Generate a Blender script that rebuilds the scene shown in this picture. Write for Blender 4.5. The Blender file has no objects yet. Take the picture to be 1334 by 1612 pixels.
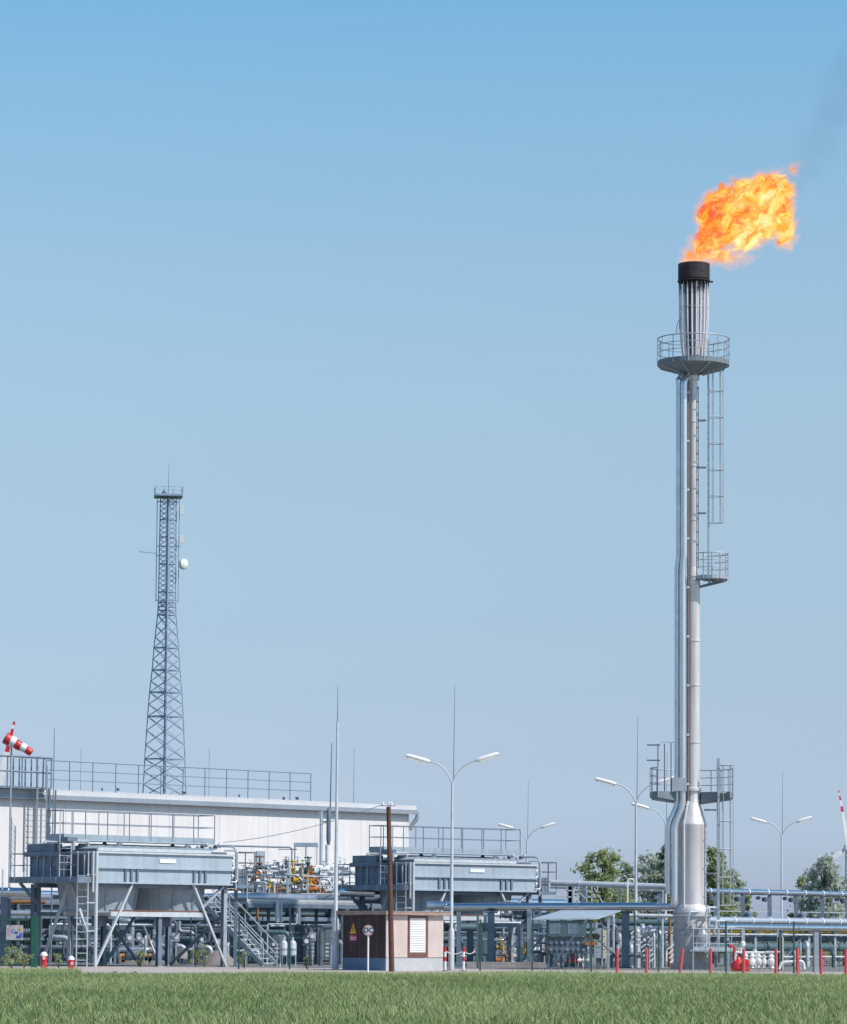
import bpy, math, random
import numpy as np
from mathutils import Vector, Matrix
random.seed(7); rng = np.random.default_rng(7)
R = math.radians
W0, H0, F = 1334.0, 1612.0, 5500.0
CAMZ, PITCH, ROLL, AXY = 1.6, R(5.0), R(0.40), 986.0
sc = bpy.context.scene
COL = sc.collection
# ------------------------------------------------------------ camera
cam = bpy.data.cameras.new('camera'); camo = bpy.data.objects.new('camera', cam); COL.objects.link(camo)
CM = Matrix.Rotation(math.pi/2+PITCH, 3, 'X') @ Matrix.Rotation(ROLL, 3, 'Z')
camo.matrix_world = Matrix.Translation((0, 0, CAMZ)) @ CM.to_4x4()
cam.sensor_fit = 'VERTICAL'; cam.sensor_height = 24.0; cam.sensor_width = 24.0
cam.lens = F/H0*24.0
cam.shift_y = (AXY-H0/2)/H0
cam.clip_start = 1.0; cam.clip_end = 20000
sc.camera = camo
def P(px, py, Y):                      # point of the plane y = Y that the camera sees at a pixel of the 1334x1612 photo
    d = CM @ Vector((px-W0/2, AXY-py, -F)); t = Y/d.y
    return Vector((d.x*t, Y, CAMZ+d.z*t))
CMI = CM.transposed()
def proj(w):
    d = CMI @ (Vector(w)-Vector((0, 0, CAMZ)))
    return W0/2+F*d.x/-d.z, AXY-F*d.y/-d.z
def G(px, Y, z=0.0):                   # point at height z, depth Y, seen in pixel column px
    X = (px-W0/2)/F*Y
    for _ in range(4):
        X += (px-proj((X, Y, z))[0])/F*Y
    return Vector((X, Y, z))
def Z(px, py, Y): return P(px, py, Y).z
S = math.sqrt(.5)
U = Vector((S, S, 0)); V = Vector((-S, S, 0)); UP = Vector((0, 0, 1)); XX = Vector((1, 0, 0)); YY = Vector((0, 1, 0))
# ------------------------------------------------------------ materials
MATS = {}
def mat(name, col, rough=.5, metal=0.0, var=.25, scale=1.2, streak=0.0, dark=None, bump=0.0, spec=.5):
    m = bpy.data.materials.new(name); m.use_nodes = True; nt = m.node_tree; N = nt.nodes; L = nt.links
    b = N['Principled BSDF']; b.inputs['Roughness'].default_value = rough; b.inputs['Metallic'].default_value = metal
    b.inputs['Specular IOR Level'].default_value = spec
    tc = N.new('ShaderNodeNewGeometry')
    n = N.new('ShaderNodeTexNoise'); n.inputs['Scale'].default_value = scale; n.inputs['Detail'].default_value = 8
    n.inputs['Roughness'].default_value = .65
    L.new(tc.outputs['Position'], n.inputs['Vector'])
    mr = N.new('ShaderNodeMapRange'); mr.inputs[1].default_value = .35; mr.inputs[2].default_value = .68
    L.new(n.outputs['Fac'], mr.inputs[0])
    mx = N.new('ShaderNodeMix'); mx.data_type = 'RGBA'
    dk = dark if dark else tuple(c*(1-var) for c in col)
    mx.inputs['A'].default_value = (*col, 1); mx.inputs['B'].default_value = (*dk, 1)
    L.new(mr.outputs[0], mx.inputs['Factor']); out = mx.outputs['Result']
    if streak:
        mp = N.new('ShaderNodeMapping'); mp.inputs['Scale'].default_value = (3.5, 3.5, .18)
        L.new(tc.outputs['Position'], mp.inputs['Vector'])
        n2 = N.new('ShaderNodeTexNoise'); n2.inputs['Scale'].default_value = 1.0; n2.inputs['Detail'].default_value = 5
        L.new(mp.outputs[0], n2.inputs['Vector'])
        m2 = N.new('ShaderNodeMapRange'); m2.inputs[1].default_value = .45; m2.inputs[2].default_value = .75
        m2.inputs[4].default_value = streak; L.new(n2.outputs['Fac'], m2.inputs[0])
        x2 = N.new('ShaderNodeMix'); x2.data_type = 'RGBA'; x2.inputs['B'].default_value = (col[0]*.5, col[1]*.42, col[2]*.36, 1)
        L.new(out, x2.inputs['A']); L.new(m2.outputs[0], x2.inputs['Factor']); out = x2.outputs['Result']
    L.new(out, b.inputs['Base Color'])
    r2 = N.new('ShaderNodeMapRange'); r2.inputs[3].default_value = max(.05, rough-.1); r2.inputs[4].default_value = min(1, rough+.12)
    L.new(n.outputs['Fac'], r2.inputs[0]); L.new(r2.outputs[0], b.inputs['Roughness'])
    if bump:
        bp = N.new('ShaderNodeBump'); bp.inputs['Strength'].default_value = bump; bp.inputs['Distance'].default_value = .03
        L.new(n.outputs['Fac'], bp.inputs['Height']); L.new(bp.outputs[0], b.inputs['Normal'])
    MATS[name] = m
    return m
galv = mat('galvanised_steel', (.42, .47, .52), .5, .25, .3, 3)
rail_m = mat('rail_steel', (.20, .25, .33), .5, .2, .3, 3)
lightst = mat('light_steel', (.60, .64, .68), .45, .2, .2, 3)
bluegrey = mat('blue_grey_paint', (.17, .235, .31), .5, 0, .35, 1.5, .3)  # tone raised so some haze is already in the colour
darkst = mat('dark_steel', (.11, .145, .18), .55, 0, .4, 1.5)  # bluish lift painted in place of haze over the dark parts
teal = mat('teal_paint', (.09, .155, .18), .45, 0, .35, 1.5)  # lightened too, haze mixed into the paint tone
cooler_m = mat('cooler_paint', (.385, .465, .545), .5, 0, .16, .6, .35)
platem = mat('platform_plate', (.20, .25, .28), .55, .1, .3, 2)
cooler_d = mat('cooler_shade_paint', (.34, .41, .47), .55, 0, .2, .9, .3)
alu = mat('aluminium_cladding', (.80, .82, .84), .22, 1.0, .06, 2)
alu_d = mat('aluminium_weathered', (.66, .70, .74), .38, .8, .12, 2)
stackm = mat('stack_steel', (.73, .715, .72), .42, .25, .16, .8, .5)
concrete = mat('concrete', (.40, .38, .36), .8, 0, .3, 1.5, .35, bump=.3)
soot = mat('sooty_steel', (.04, .034, .045), .8, 0, .5, 3)
white = mat('white_paint', (.80, .80, .79), .5, 0, .1, 1)
wallm = mat('hall_cladding', (.72, .70, .70), .6, 0, .10, .25, .16)
wallj = mat('hall_joint', (.60, .59, .60), .6, 0, .1, .5)
roofw = mat('roof_sheet_white', (.62, .62, .64), .55, 0, .12, .5, .1)
eave = mat('eave_shade_metal', (.30, .34, .40), .45, .1, .15, 1)  # darkened to paint the shadow line under the eave
red = mat('red_paint', (.62, .028, .03), .4, 0, .25, 3)
redp = mat('faded_red_plastic', (.62, .09, .10), .5, 0, .25, 4)
yellow = mat('yellow_paint', (.68, .42, .02), .4, 0, .25, 3)
orange = mat('orange_paint', (.60, .20, .04), .45, 0, .3, 3)
green = mat('green_paint', (.012, .11, .075), .45, 0, .3, 2)
condm = mat('conduit_shade_brown', (.20, .15, .14), .6, 0, .3, 3)  # brown of the shadow on the left half of the shaft
dkgreen = mat('fence_green', (.03, .085, .07), .5, 0, .3, 2)  # green lifted a little, haze put into the tone
wood = mat('tarred_wood', (.13, .062, .048), .8, 0, .5, 2, .5, bump=.3)
plaster = mat('pink_plaster', (.60, .50, .47), .85, 0, .16, 1.2, .25, bump=.3)
plinthm = mat('kiosk_plinth', (.48, .50, .53), .8, 0, .12, 1.5, .15)
maroon = mat('maroon_shade_wall', (.058, .032, .035), .7, 0, .3, 1, .3)  # maroon side wall, its shadow also put into the dark tone
brown = mat('brown_frame', (.20, .085, .065), .6, 0, .3, 2)
roofm = mat('kiosk_roof', (.40, .28, .24), .8, 0, .3, 1.5)
brass = mat('brass_rust', (.42, .19, .06), .5, .2, .4, 4)
gasm = mat('gas_line_cladding', (.74, .75, .78), .34, .85, .12, 2)
black = mat('black_rubber', (.02, .02, .022), .6, 0, .3, 3)
bluep = mat('blue_print', (.03, .09, .5), .6, 0, .1, 3)
pinkp = mat('pink_print', (.55, .12, .25), .6, 0, .1, 3)
glass = mat('dark_glass', (.02, .03, .045), .12, 0, .2, 2)
glassl = mat('lamp_glass', (.72, .72, .68), .25, 0, .08, 4)
creamp = mat('cream_paint', (.62, .58, .48), .55, 0, .15, 2)
# ------------------------------------------------------------ mesh builder
UD = [U]
class MB:
    def __init__(s): s.v = []; s.f = []; s.sm = False
    def box(s, c, a, b, d):            # centre and three half axes
        c = Vector(c); n = len(s.v)
        for i in (-1, 1):
            for j in (-1, 1):
                for k in (-1, 1): s.v.append(c+a*i+b*j+d*k)
        fl = [(0, 1, 3, 2), (4, 6, 7, 5), (0, 4, 5, 1), (2, 3, 7, 6), (0, 2, 6, 4), (1, 5, 7, 3)]
        if a.cross(b).dot(d) < 0: fl = [t[::-1] for t in fl]
        s.f += [tuple(n+q for q in t) for t in fl]; return s
    def lbox(s, o, u0, u1, v0, v1, z0, z1, A=None, B=V):   # box in the local frame o + u*A + v*B + z
        A = A or UD[0]
        c = Vector(o)+A*((u0+u1)/2)+B*((v0+v1)/2)+UP*((z0+z1)/2)
        return s.box(c, A*((u1-u0)/2), B*((v1-v0)/2), UP*((z1-z0)/2))
    def bar(s, p, q, w, h=None):
        p = Vector(p); q = Vector(q); h = h or w; d = q-p
        x = d.normalized(); t = UP if abs(x.z) < .95 else XX
        y = x.cross(t).normalized(); z = y.cross(x)
        return s.box((p+q)/2, d/2, y*(w/2), z*(h/2))
    def tube(s, pts, r, n=8, cap=True, r2=None):
        s.sm = True; pts = [Vector(p) for p in pts]; m = len(pts); base = len(s.v); fr = None
        for i, p in enumerate(pts):
            t = (pts[min(i+1, m-1)]-pts[max(i-1, 0)]).normalized()
            if fr is None:
                a = UP if abs(t.z) < .9 else XX
                fr = t.cross(a).normalized()
            fr = (fr-t*fr.dot(t)).normalized(); g = t.cross(fr)
            sc_ = 1.0
            if 0 < i < m-1:
                d1 = (pts[i]-pts[i-1]).normalized(); c = d1.dot(t); sc_ = 1/max(.5, c)
            rr = r if r2 is None else r+(r2-r)*i/(m-1)
            for k in range(n):
                an = 2*math.pi*k/n
                s.v.append(p+(fr*math.cos(an)+g*math.sin(an))*rr*(sc_ if m < 4 else 1))
        for i in range(m-1):
            for k in range(n):
                a = base+i*n+k; b = base+i*n+(k+1) % n
                s.f.append((a, b, b+n, a+n))
        if cap:
            s.f.append(tuple(base+k for k in range(n))[::-1]); s.f.append(tuple(base+(m-1)*n+k for k in range(n)))
        return s
    def lathe(s, o, prof, n=24, axis=UP, cap=True):   # prof = [(radius, height)]
        s.sm = True; o = Vector(o); a = axis.normalized(); t = XX if abs(a.x) < .9 else YY
        e = a.cross(t).normalized(); g = a.cross(e); base = len(s.v); m = len(prof)
        for r, h in prof:
            for k in range(n):
                an = 2*math.pi*k/n; s.v.append(o+a*h+(e*math.cos(an)+g*math.sin(an))*r)
        for i in range(m-1):
            for k in range(n):
                q = base+i*n+k; w = base+i*n+(k+1) % n; s.f.append((q, w, w+n, q+n))
        if cap:
            s.f.append(tuple(base+k for k in range(n))[::-1]); s.f.append(tuple(base+(m-1)*n+k for k in range(n)))
        return s
    def arc(s, o, rad, r, a0=0, a1=2*math.pi, n=32, sides=6):
        pts = [Vector(o)+Vector((math.cos(a0+(a1-a0)*i/n)*rad, math.sin(a0+(a1-a0)*i/n)*rad, 0)) for i in range(n+1)]
        return s.tube(pts, r, sides, cap=True)
    def poly(s, pts):
        n = len(s.v); s.v += [Vector(p) for p in pts]; s.f.append(tuple(range(n, n+len(pts)))); return s
    def build(s, name, m, parent=None):
        me = bpy.data.meshes.new(name)
        off = abspos(parent) if parent else Vector((0, 0, 0))
        me.from_pydata([v-off for v in s.v], [], s.f); me.materials.append(m); me.update()
        if s.sm:
            me.polygons.foreach_set('use_smooth', [len(p.vertices) == 4 for p in me.polygons]); 
            me.set_sharp_from_angle(angle=R(40))
        o = bpy.data.objects.new(name, me); COL.objects.link(o)
        if parent: o.parent = parent
        return o
POS = {}
def abspos(o):
    p = Vector((0, 0, 0))
    while o: p += o.location; o = o.parent
    return p
def tag(o, label, cat=None, group=None, kind=None):
    if label: o['label'] = label
    if cat: o['category'] = cat
    if group: o['group'] = group
    if kind: o['kind'] = kind
    return o
def thing(name, label, cat, loc, group=None):
    o = bpy.data.objects.new(name, None); COL.objects.link(o); o.location = loc; o.empty_display_size = .3
    return tag(o, label, cat, group)
CH = {}
def kids(o): return [c for c in COL.objects if c.parent == o]
def index_children():
    CH.clear()
    for c in COL.objects:
        if c.parent: CH.setdefault(c.parent.name, []).append(c)
def copy_tree(o, parent=None):
    c = o.copy(); COL.objects.link(c)
    if parent: c.parent = parent
    for ch in CH.get(o.name, []): copy_tree(ch, c)
    return c
def dup(o, loc, label, group=None, scale=None, rz=0):
    index_children(); c = copy_tree(o); c.location = loc; c['label'] = label
    if group: c['group'] = group
    if scale: c.scale = (scale,)*3
    c.rotation_euler = (0, 0, rz)
    return c
# common assemblies
def handrail(root, pts, h=1.1, sp=1.5, m=None, r=.022, mids=(.5,), toe=0, name='handrail'):
    m = m or rail_m; pts = [Vector(p) for p in pts]
    top = MB().tube([p+UP*h for p in pts], r, 6) if len(pts) < 4 else MB().tube([p+UP*h for p in pts], r, 6)
    ro = top.build(name, m, root)
    for q in mids: MB().tube([p+UP*h*q for p in pts], r*.8, 6).build('mid_rail', m, ro)
    if toe:
        t = MB()
        for a, b in zip(pts, pts[1:]): t.bar(a+UP*toe/2, b+UP*toe/2, .012, toe)
        t.build('toe_board', cooler_d if m is rail_m else m, ro)
    for a, b in zip(pts, pts[1:]):
        L = (b-a).length; n = max(1, round(L/sp))
        for i in range(n+1):
            if i == 0 and a is not pts[0]: continue
            p = a.lerp(b, i/n); MB().tube([p, p+UP*(h-.01)], r, 6).build('post', m, ro)
    return ro
def ladder(root, base, h, wdir=XX, w=.45, m=None, ext=0, cage=None, rs=.30, r=.025, name='ladder', cageo=None):
    m = m or galv; base = Vector(base); b = MB()
    for s in (-.5, .5): b.bar(base+wdir*w*s, base+wdir*w*s+UP*(h+ext), r*2, r*2)
    lo = b.build(name, m, root)
    z = rs
    while z < h:
        MB().tube([base-wdir*w/2+UP*z, base+wdir*w/2+UP*z], .016, 5).build('rung', m, lo); z += rs
    if cage:
        z0, z1 = cage; out = wdir.cross(UP) if cageo is None else cageo
        def hp(a, z): return base+UP*z+wdir*(-math.cos(a)*.36)+out*(math.sin(a)*.68)
        n = max(2, round((z1-z0)/1.3))
        for i in range(n+1):
            zz = z0+(z1-z0)*i/n
            MB().tube([hp(math.pi*k/10, zz) for k in range(11)], .02, 5).build('cage_hoop', m, lo)
        for k in (1, 3, 5, 7, 9):
            a = math.pi*k/10; MB().tube([hp(a, z0), hp(a, z1)], .018, 5).build('cage_bar', m, lo)
    return lo
def bend(pts, rad=.4, n=5):            # round the corners of a polyline
    pts = [Vector(p) for p in pts]; out = [pts[0]]
    for a, b, c in zip(pts, pts[1:], pts[2:]):
        d1 = (a-b); d2 = (c-b); q = min(rad, d1.length*.45, d2.length*.45); d1.normalize(); d2.normalize()
        p0 = b+d1*q; p1 = b+d2*q
        for i in range(n+1):
            t = i/n; out.append(p0*(1-t)**2+b*2*t*(1-t)+p1*t*t)
    out.append(pts[-1]); return out
def pipe(label, pts, r, m, rad=None, fl=0, group=None, name='pipe', n=12, flm=None):
    pts = bend(pts, rad or r*3); root = thing(name, label, 'pipe', pts[0].copy(), group)
    MB().tube(pts, r, n).build('pipe_run', m, root)
    if fl:
        L = 0
        acc = fl*.6
        for a, b in zip(pts, pts[1:]):
            d = (b-a); l = d.length
            while acc < L+l:
                p = a+d.normalized()*(acc-L); t = d.normalized()
                MB().tube([p-t*.03, p+t*.03], r*1.18, n).build('flange', flm or m, root); acc += fl
            L += l
    return root
# ------------------------------------------------------------ world and light
world = bpy.data.worlds.new('World'); sc.world = world; world.use_nodes = True
nt = world.node_tree; bg = nt.nodes['Background']
SUN_EL, SUN_AZ = R(47), R(120)
sky = nt.nodes.new('ShaderNodeTexSky'); sky.sky_type = 'NISHITA'; sky.sun_disc = False
sky.sun_elevation = SUN_EL; sky.sun_rotation = SUN_AZ; sky.altitude = 100; sky.air_density = 1.0; sky.dust_density = 1.0; sky.ozone_density = 1.5
tc = nt.nodes.new('ShaderNodeTexCoord'); sp_ = nt.nodes.new('ShaderNodeSeparateXYZ'); nt.links.new(tc.outputs['Generated'], sp_.inputs[0])
mr = nt.nodes.new('ShaderNodeMapRange'); mr.inputs[1].default_value = -.0; mr.inputs[2].default_value = 1.0; nt.links.new(sp_.outputs['Z'], mr.inputs[0])
ramp = nt.nodes.new('ShaderNodeValToRGB'); nt.links.new(mr.outputs[0], ramp.inputs[0])
mul = nt.nodes.new('ShaderNodeMix'); mul.data_type = 'RGBA'; mul.blend_type = 'MULTIPLY'; mul.inputs['Factor'].default_value = 1
mul.clamp_result = False
nt.links.new(sky.outputs[0], mul.inputs['A']); nt.links.new(ramp.outputs[0], mul.inputs['B']); nt.links.new(mul.outputs['Result'], bg.inputs['Color'])
e = ramp.color_ramp.elements
SKYRAMP = [(0.0, (0.809, 1.006, 1.703)), (0.0302, (0.763, 0.908, 1.381)), (0.0484, (0.754, 0.839, 1.176)), (0.0665, (0.771, 0.83, 1.057)), (0.0846, (0.81, 0.86, 1.008)), (0.1208, (0.925, 0.955, 0.993)), (0.1567, (1.025, 1.069, 1.057)), (0.1922, (1.038, 1.149, 1.114)), (0.2359, (0.958, 1.224, 1.197)), (0.2602, (0.857, 1.221, 1.255)), (0.45, (0.669, 1.002, 1.104)), (1.0, (0.472, 0.769, 1.003))]
while len(e) < len(SKYRAMP): e.new(.5)
for i, (p, c) in enumerate(SKYRAMP): e[i].position = p; e[i].color = (*c, 1)
bg.inputs['Strength'].default_value = .13
sl = bpy.data.lights.new('sun', 'SUN'); so = bpy.data.objects.new('sun', sl); COL.objects.link(so)
sl.energy = 4.4; sl.angle = R(.5); sl.color = (1, .925, .85)
sd = Vector((math.sin(SUN_AZ)*math.cos(SUN_EL), math.cos(SUN_AZ)*math.cos(SUN_EL), math.sin(SUN_EL)))
so.rotation_euler = sd.to_track_quat('Z', 'Y').to_euler(); so.location = (20, -20, 60)
sc.view_settings.view_transform = 'Standard'; sc.view_settings.look = 'None'; sc.view_settings.exposure = 0
sc.cycles.volume_step_rate = .12; sc.cycles.volume_max_steps = 512
sc.cycles.use_denoising = True
sc.cycles.max_bounces = 6; sc.cycles.transparent_max_bounces = 12
# ------------------------------------------------------------ ground
groundm = mat('ground_grass_far', (.075, .11, .045), .95, 0, .45, .05)
gravelm = mat('gravel_yard', (.52, .45, .41), .95, 0, .35, 2.5, bump=.5)
soil = mat('field_soil', (.05, .075, .025), .95, 0, .5, 1.5)
q = MB().poly([(-6000, -200, -.02), (6000, -200, -.02), (6000, 12000, -.02), (-6000, 12000, -.02)]).build('ground', groundm); tag(q, 'flat green farmland reaching the horizon', None, None, 'structure')
q = MB().poly([(-60, 116.5, .008), (60, 116.5, .008), (60, 153.1, .008), (-60, 153.1, .008)]).build('gravel_yard', gravelm); tag(q, 'pale pinkish gravel yard under the gas plant', None, None, 'structure')
asph = mat('asphalt_bounce_tone', (.21, .21, .205), .9, 0, .35, 1.5, bump=.3)  # paving tone lightened so its bounce lifts the shade under the coolers
q = MB().poly([(-60, 153, .004), (60, 153, .004), (60, 236, .004), (-60, 236, .004)]).build('service_road', asph); tag(q, 'paved yard beneath the pipes and racks, lightened to bounce light up', None, None, 'structure')
q = MB().poly([(-60, 20, .004), (60, 20, .004), (60, 129.5, .004), (-60, 129.5, .004)]).build('field', soil); tag(q, 'soil of the green crop field in front of the plant', None, None, 'structure')
# crop blades as one mesh
def blades(N, y0, y1, hmul, wid, name, xf=.125, xo=6):
    y = np.sqrt(rng.uniform(y0**2, y1**2, N)); x = rng.uniform(-1, 1, N)*(y*xf+xo)
    ed = np.where(x < -12.4, 129, np.interp(x, [-12.2, -2, 3], [117.5, 125, 129]))+.35*np.sin(x*2.1)+.25*np.sin(x*5.3); kp = y < ed; x = x[kp]; y = y[kp]; N = len(x)
    patch = .5+.5*np.sin(x*.7+np.sin(y*.23)*2)*np.sin(y*.31+x*.13)
    h = hmul*rng.uniform(.55, 1.15, N)*(.8+.4*patch); tall = rng.uniform(0, 1, N) < np.where(y > y1-4, .10, .006); h = np.where(tall, h*rng.uniform(1.2, 1.8, N), h); w = wid*rng.uniform(.6, 1.3, N)
    th = rng.uniform(-1.2, 1.2, N); dx = np.cos(th)*w; dy = np.sin(th)*w
    lean = rng.uniform(.1, .75, N)*h; la = rng.uniform(0, 2*np.pi, N); lx = np.cos(la)*lean; ly = np.sin(la)*lean
    v = np.empty((N, 5, 3)); z = np.zeros(N)
    v[:, 0] = np.stack([x-dx, y-dy, z], 1); v[:, 1] = np.stack([x+dx, y+dy, z], 1)
    v[:, 2] = np.stack([x+dx*.8+lx*.3, y+dy*.8+ly*.3, h*.6], 1); v[:, 3] = np.stack([x-dx*.8+lx*.3, y-dy*.8+ly*.3, h*.6], 1)
    v[:, 4] = np.stack([x+lx, y+ly, h], 1)
    me = bpy.data.meshes.new(name); me.vertices.add(N*5); me.vertices.foreach_set('co', v.ravel())
    b = (np.arange(N)*5)[:, None]
    idx = (b+np.array([[0, 1, 2, 3, 3, 2, 4]])).ravel(); me.loops.add(N*7); me.loops.foreach_set('vertex_index', idx)
    st = (np.arange(N)*7)[:, None]+np.array([[0, 4]]); me.polygons.add(N*2); me.polygons.foreach_set('loop_start', st.ravel())
    me.polygons.foreach_set('loop_total', np.tile([4, 3], N)); me.update(calc_edges=True); me.validate()
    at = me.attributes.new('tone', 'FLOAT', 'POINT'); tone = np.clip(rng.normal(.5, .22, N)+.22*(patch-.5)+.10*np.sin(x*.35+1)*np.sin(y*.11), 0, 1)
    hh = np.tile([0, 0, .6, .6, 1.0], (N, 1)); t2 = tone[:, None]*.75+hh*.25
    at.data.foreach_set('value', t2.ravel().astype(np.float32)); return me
cm_ = bpy.data.materials.new('crop_leaf'); cm_.use_nodes = True; nt = cm_.node_tree; b = nt.nodes['Principled BSDF']; b.inputs['Roughness'].default_value = .6
an = nt.nodes.new('ShaderNodeAttribute'); an.attribute_name = 'tone'; rp = nt.nodes.new('ShaderNodeValToRGB'); nt.links.new(an.outputs['Fac'], rp.inputs[0])
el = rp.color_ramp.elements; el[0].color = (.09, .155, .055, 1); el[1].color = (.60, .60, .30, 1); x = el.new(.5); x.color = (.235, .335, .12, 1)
nt.links.new(rp.outputs[0], b.inputs['Base Color'])
tr = nt.nodes.new('ShaderNodeBsdfTranslucent'); nt.links.new(rp.outputs[0], tr.inputs[0]); ms = nt.nodes.new('ShaderNodeMixShader'); ms.inputs[0].default_value = .3
nt.links.new(b.outputs[0], ms.inputs[1]); nt.links.new(tr.outputs[0], ms.inputs[2]); nt.links.new(ms.outputs[0], nt.nodes['Material Output'].inputs[0])
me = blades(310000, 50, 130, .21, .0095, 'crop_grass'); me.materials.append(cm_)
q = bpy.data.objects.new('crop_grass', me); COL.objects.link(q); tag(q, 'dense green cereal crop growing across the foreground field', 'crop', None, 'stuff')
# ------------------------------------------------------------ flare stack
FY = 160.0
def fx(px, py): return P(px, py, FY)
b0 = G(1090, FY); BX = b0.x
flare = thing('flare_stack', 'tall steel flare stack with burner tubes, ring platforms and a black tip', 'flare stack', b0)
def fz(py): return Z(1090, py, FY)
o = Vector((BX, FY, 0))
MB().lathe(o, [(.98, 0), (.98, .25), (.84, .27), (.82, fz(1440)), (.82, fz(1437))], 32).build('pedestal', mat('pedestal_paint', (.58, .54, .53), .7, 0, .2, 1.2, .4), flare)
MB().lathe(o, [(.84, fz(1437)), (.84, fz(1431)), (.70, fz(1425)), (.65, fz(1424)), (.65, fz(1300)), (.66, fz(1299)), (.66, fz(1297)), (.64, fz(1296)), (.34, fz(1262))], 36).build('base_shell', stackm, flare)
MB().lathe(o+XX*.03, [(.35, fz(1262)), (.32, fz(1258)), (.32, fz(1246)), (.42, fz(1245)), (.42, fz(1241)), (.32, fz(1240)), (.32, fz(925)), (.34, fz(920)), (.21, fz(893))], 28).build('lower_shaft', stackm, flare)
MB().lathe(o+XX*.03, [(.21, fz(893)), (.21, fz(600)), (.30, fz(598)), (.30, fz(592)), (.2, fz(590)), (.22, fz(540))], 24).build('upper_shaft', stackm, flare)
for py in (1170, 1080, 1010, 820, 735, 665): MB().lathe(o+XX*.03, [(.35 if py > 920 else .235, fz(py)), (.35 if py > 920 else .235, fz(py)+.08)], 24).build('stiffener_ring', stackm, flare)
# conduit whose brown paints the shadow along the left of the shaft
c0 = o+Vector((-.22, -.34, 0)); MB().tube([c0+UP*fz(1262), c0+UP*fz(600)], .05, 8).build('conduit', condm, flare)
c0 = o+Vector((-.42, -.62, 0)); MB().tube([c0+UP*fz(1436), c0+UP*fz(1296), o+Vector((-.22, -.34, fz(1262)))], .055, 8).build('conduit', lightst, flare)
for i in range(9):
    zz = fz(1235)+(fz(620)-fz(1235))*i/8; MB().box(o+Vector((-.22, -.40, zz)), XX*.06, YY*.02, UP*.05).build('conduit_clip', lightst, flare)
rs0 = random.Random(4)
# twin clad gas lines
def clad(xs, d, name):
    pts = [(xs[0], 598), (xs[0], 878), (xs[1], 893), (xs[1], 1268), (xs[2], 1298), (xs[2], 1408)]
    p3 = [P(x, y, FY-d) for x, y in pts]
    return p3
t = MB().tube(bend([P(1075, 588, FY-.2)]+clad((1068.5, 1066, 1052.5), .35, ''), .25, 3), .125, 14); t.build('gas_line', gasm, flare)
t = MB().tube(bend([P(1085, 590, FY-.1)]+clad((1077, 1075, 1062.5), .5, '')+[P(1062.5, 1427, FY-.5), P(1036, 1427, FY+.2)], .30, 5), .155, 16); t.build('gas_line', gasm, flare)
b = MB().lathe(P(1068.5, 598, FY-.35), [(.15, -.14), (.15, 0), (.10, .1), (.02, .13)], 14); b.build('end_cap', alu, flare)
for i in range(17):
    py = 612+i*(1262-612)/16+rs0.uniform(-6, 6)
    if 872 < py < 900: continue
    xa, xb = (1068.5, 1077) if py < 885 else (1066, 1075)
    MB().tube([P(xa, py, FY-.35), P(xa, py+.9, FY-.35)], .128, 14).build('cladding_band', gasm, flare)
    MB().tube([P(xb, py, FY-.5), P(xb, py+.9, FY-.5)], .158, 16).build('cladding_band', gasm, flare)
m = MB().box(P(1069.5, 1235, FY-.55), XX*.34, YY*.16, UP*.30); m.build('pipe_clamp', galv, flare)
for py in (640, 720, 800, 980, 1080, 1160): MB().bar(P(1076, py, FY-.2), P(1092, py, FY), .08, .06).build('pipe_bracket', galv, flare)
# burner bundle
tz = o+XX*.07
mt = bpy.data.materials.new('burner_tubes'); mt.use_nodes = True; nt = mt.node_tree; bb = nt.nodes['Principled BSDF']
g = nt.nodes.new('ShaderNodeNewGeometry'); s2 = nt.nodes.new('ShaderNodeSeparateXYZ'); nt.links.new(g.outputs['Position'], s2.inputs[0])
nn = nt.nodes.new('ShaderNodeTexNoise'); nn.inputs['Scale'].default_value = 2.5; nn.inputs['Detail'].default_value = 6; nt.links.new(g.outputs['Position'], nn.inputs['Vector'])
ma = nt.nodes.new('ShaderNodeMath'); ma.operation = 'MULTIPLY_ADD'; ma.inputs[1].default_value = 1.6; nt.links.new(nn.outputs['Fac'], ma.inputs[0]); nt.links.new(s2.outputs['Z'], ma.inputs[2])
m2 = nt.nodes.new('ShaderNodeMapRange'); m2.inputs[1].default_value = fz(468)+.8; m2.inputs[2].default_value = fz(446)+.8; nt.links.new(ma.outputs[0], m2.inputs[0])
r3 = nt.nodes.new('ShaderNodeValToRGB'); nt.links.new(m2.outputs[0], r3.inputs[0]); r3.color_ramp.elements[0].color = (.80, .74, .76, 1); r3.color_ramp.elements[1].color = (.02, .016, .02, 1)
nt.links.new(r3.outputs[0], bb.inputs['Base Color']); bb.inputs['Roughness'].default_value = .45; bb.inputs['Metallic'].default_value = .3
MB().lathe(tz, [(.70, fz(441)), (.735, fz(440)), (.735, fz(416)), (.70, fz(415.5)), (.66, fz(417)), (.66, fz(441))], 36, cap=False).build('wind_shield', soot, flare)
MB().lathe(tz, [(.64, fz(444)), (.64, fz(443))], 24).build('shield_floor', soot, flare)
for i in range(20):
    a = 2*math.pi*(i+.3)/20; c, s_ = math.cos(a), math.sin(a); jz = random.uniform(-.1, .1)
    MB().tube(bend([tz+Vector((c*.68, s_*.68, fz(438))), tz+Vector((c*.665, s_*.665, fz(500))), tz+Vector((c*.62, s_*.62, fz(532)+jz)), tz+Vector((c*.50, s_*.50, fz(562)))], .6, 3), .036, 8).build('burner_tube', mt, flare)
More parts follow.
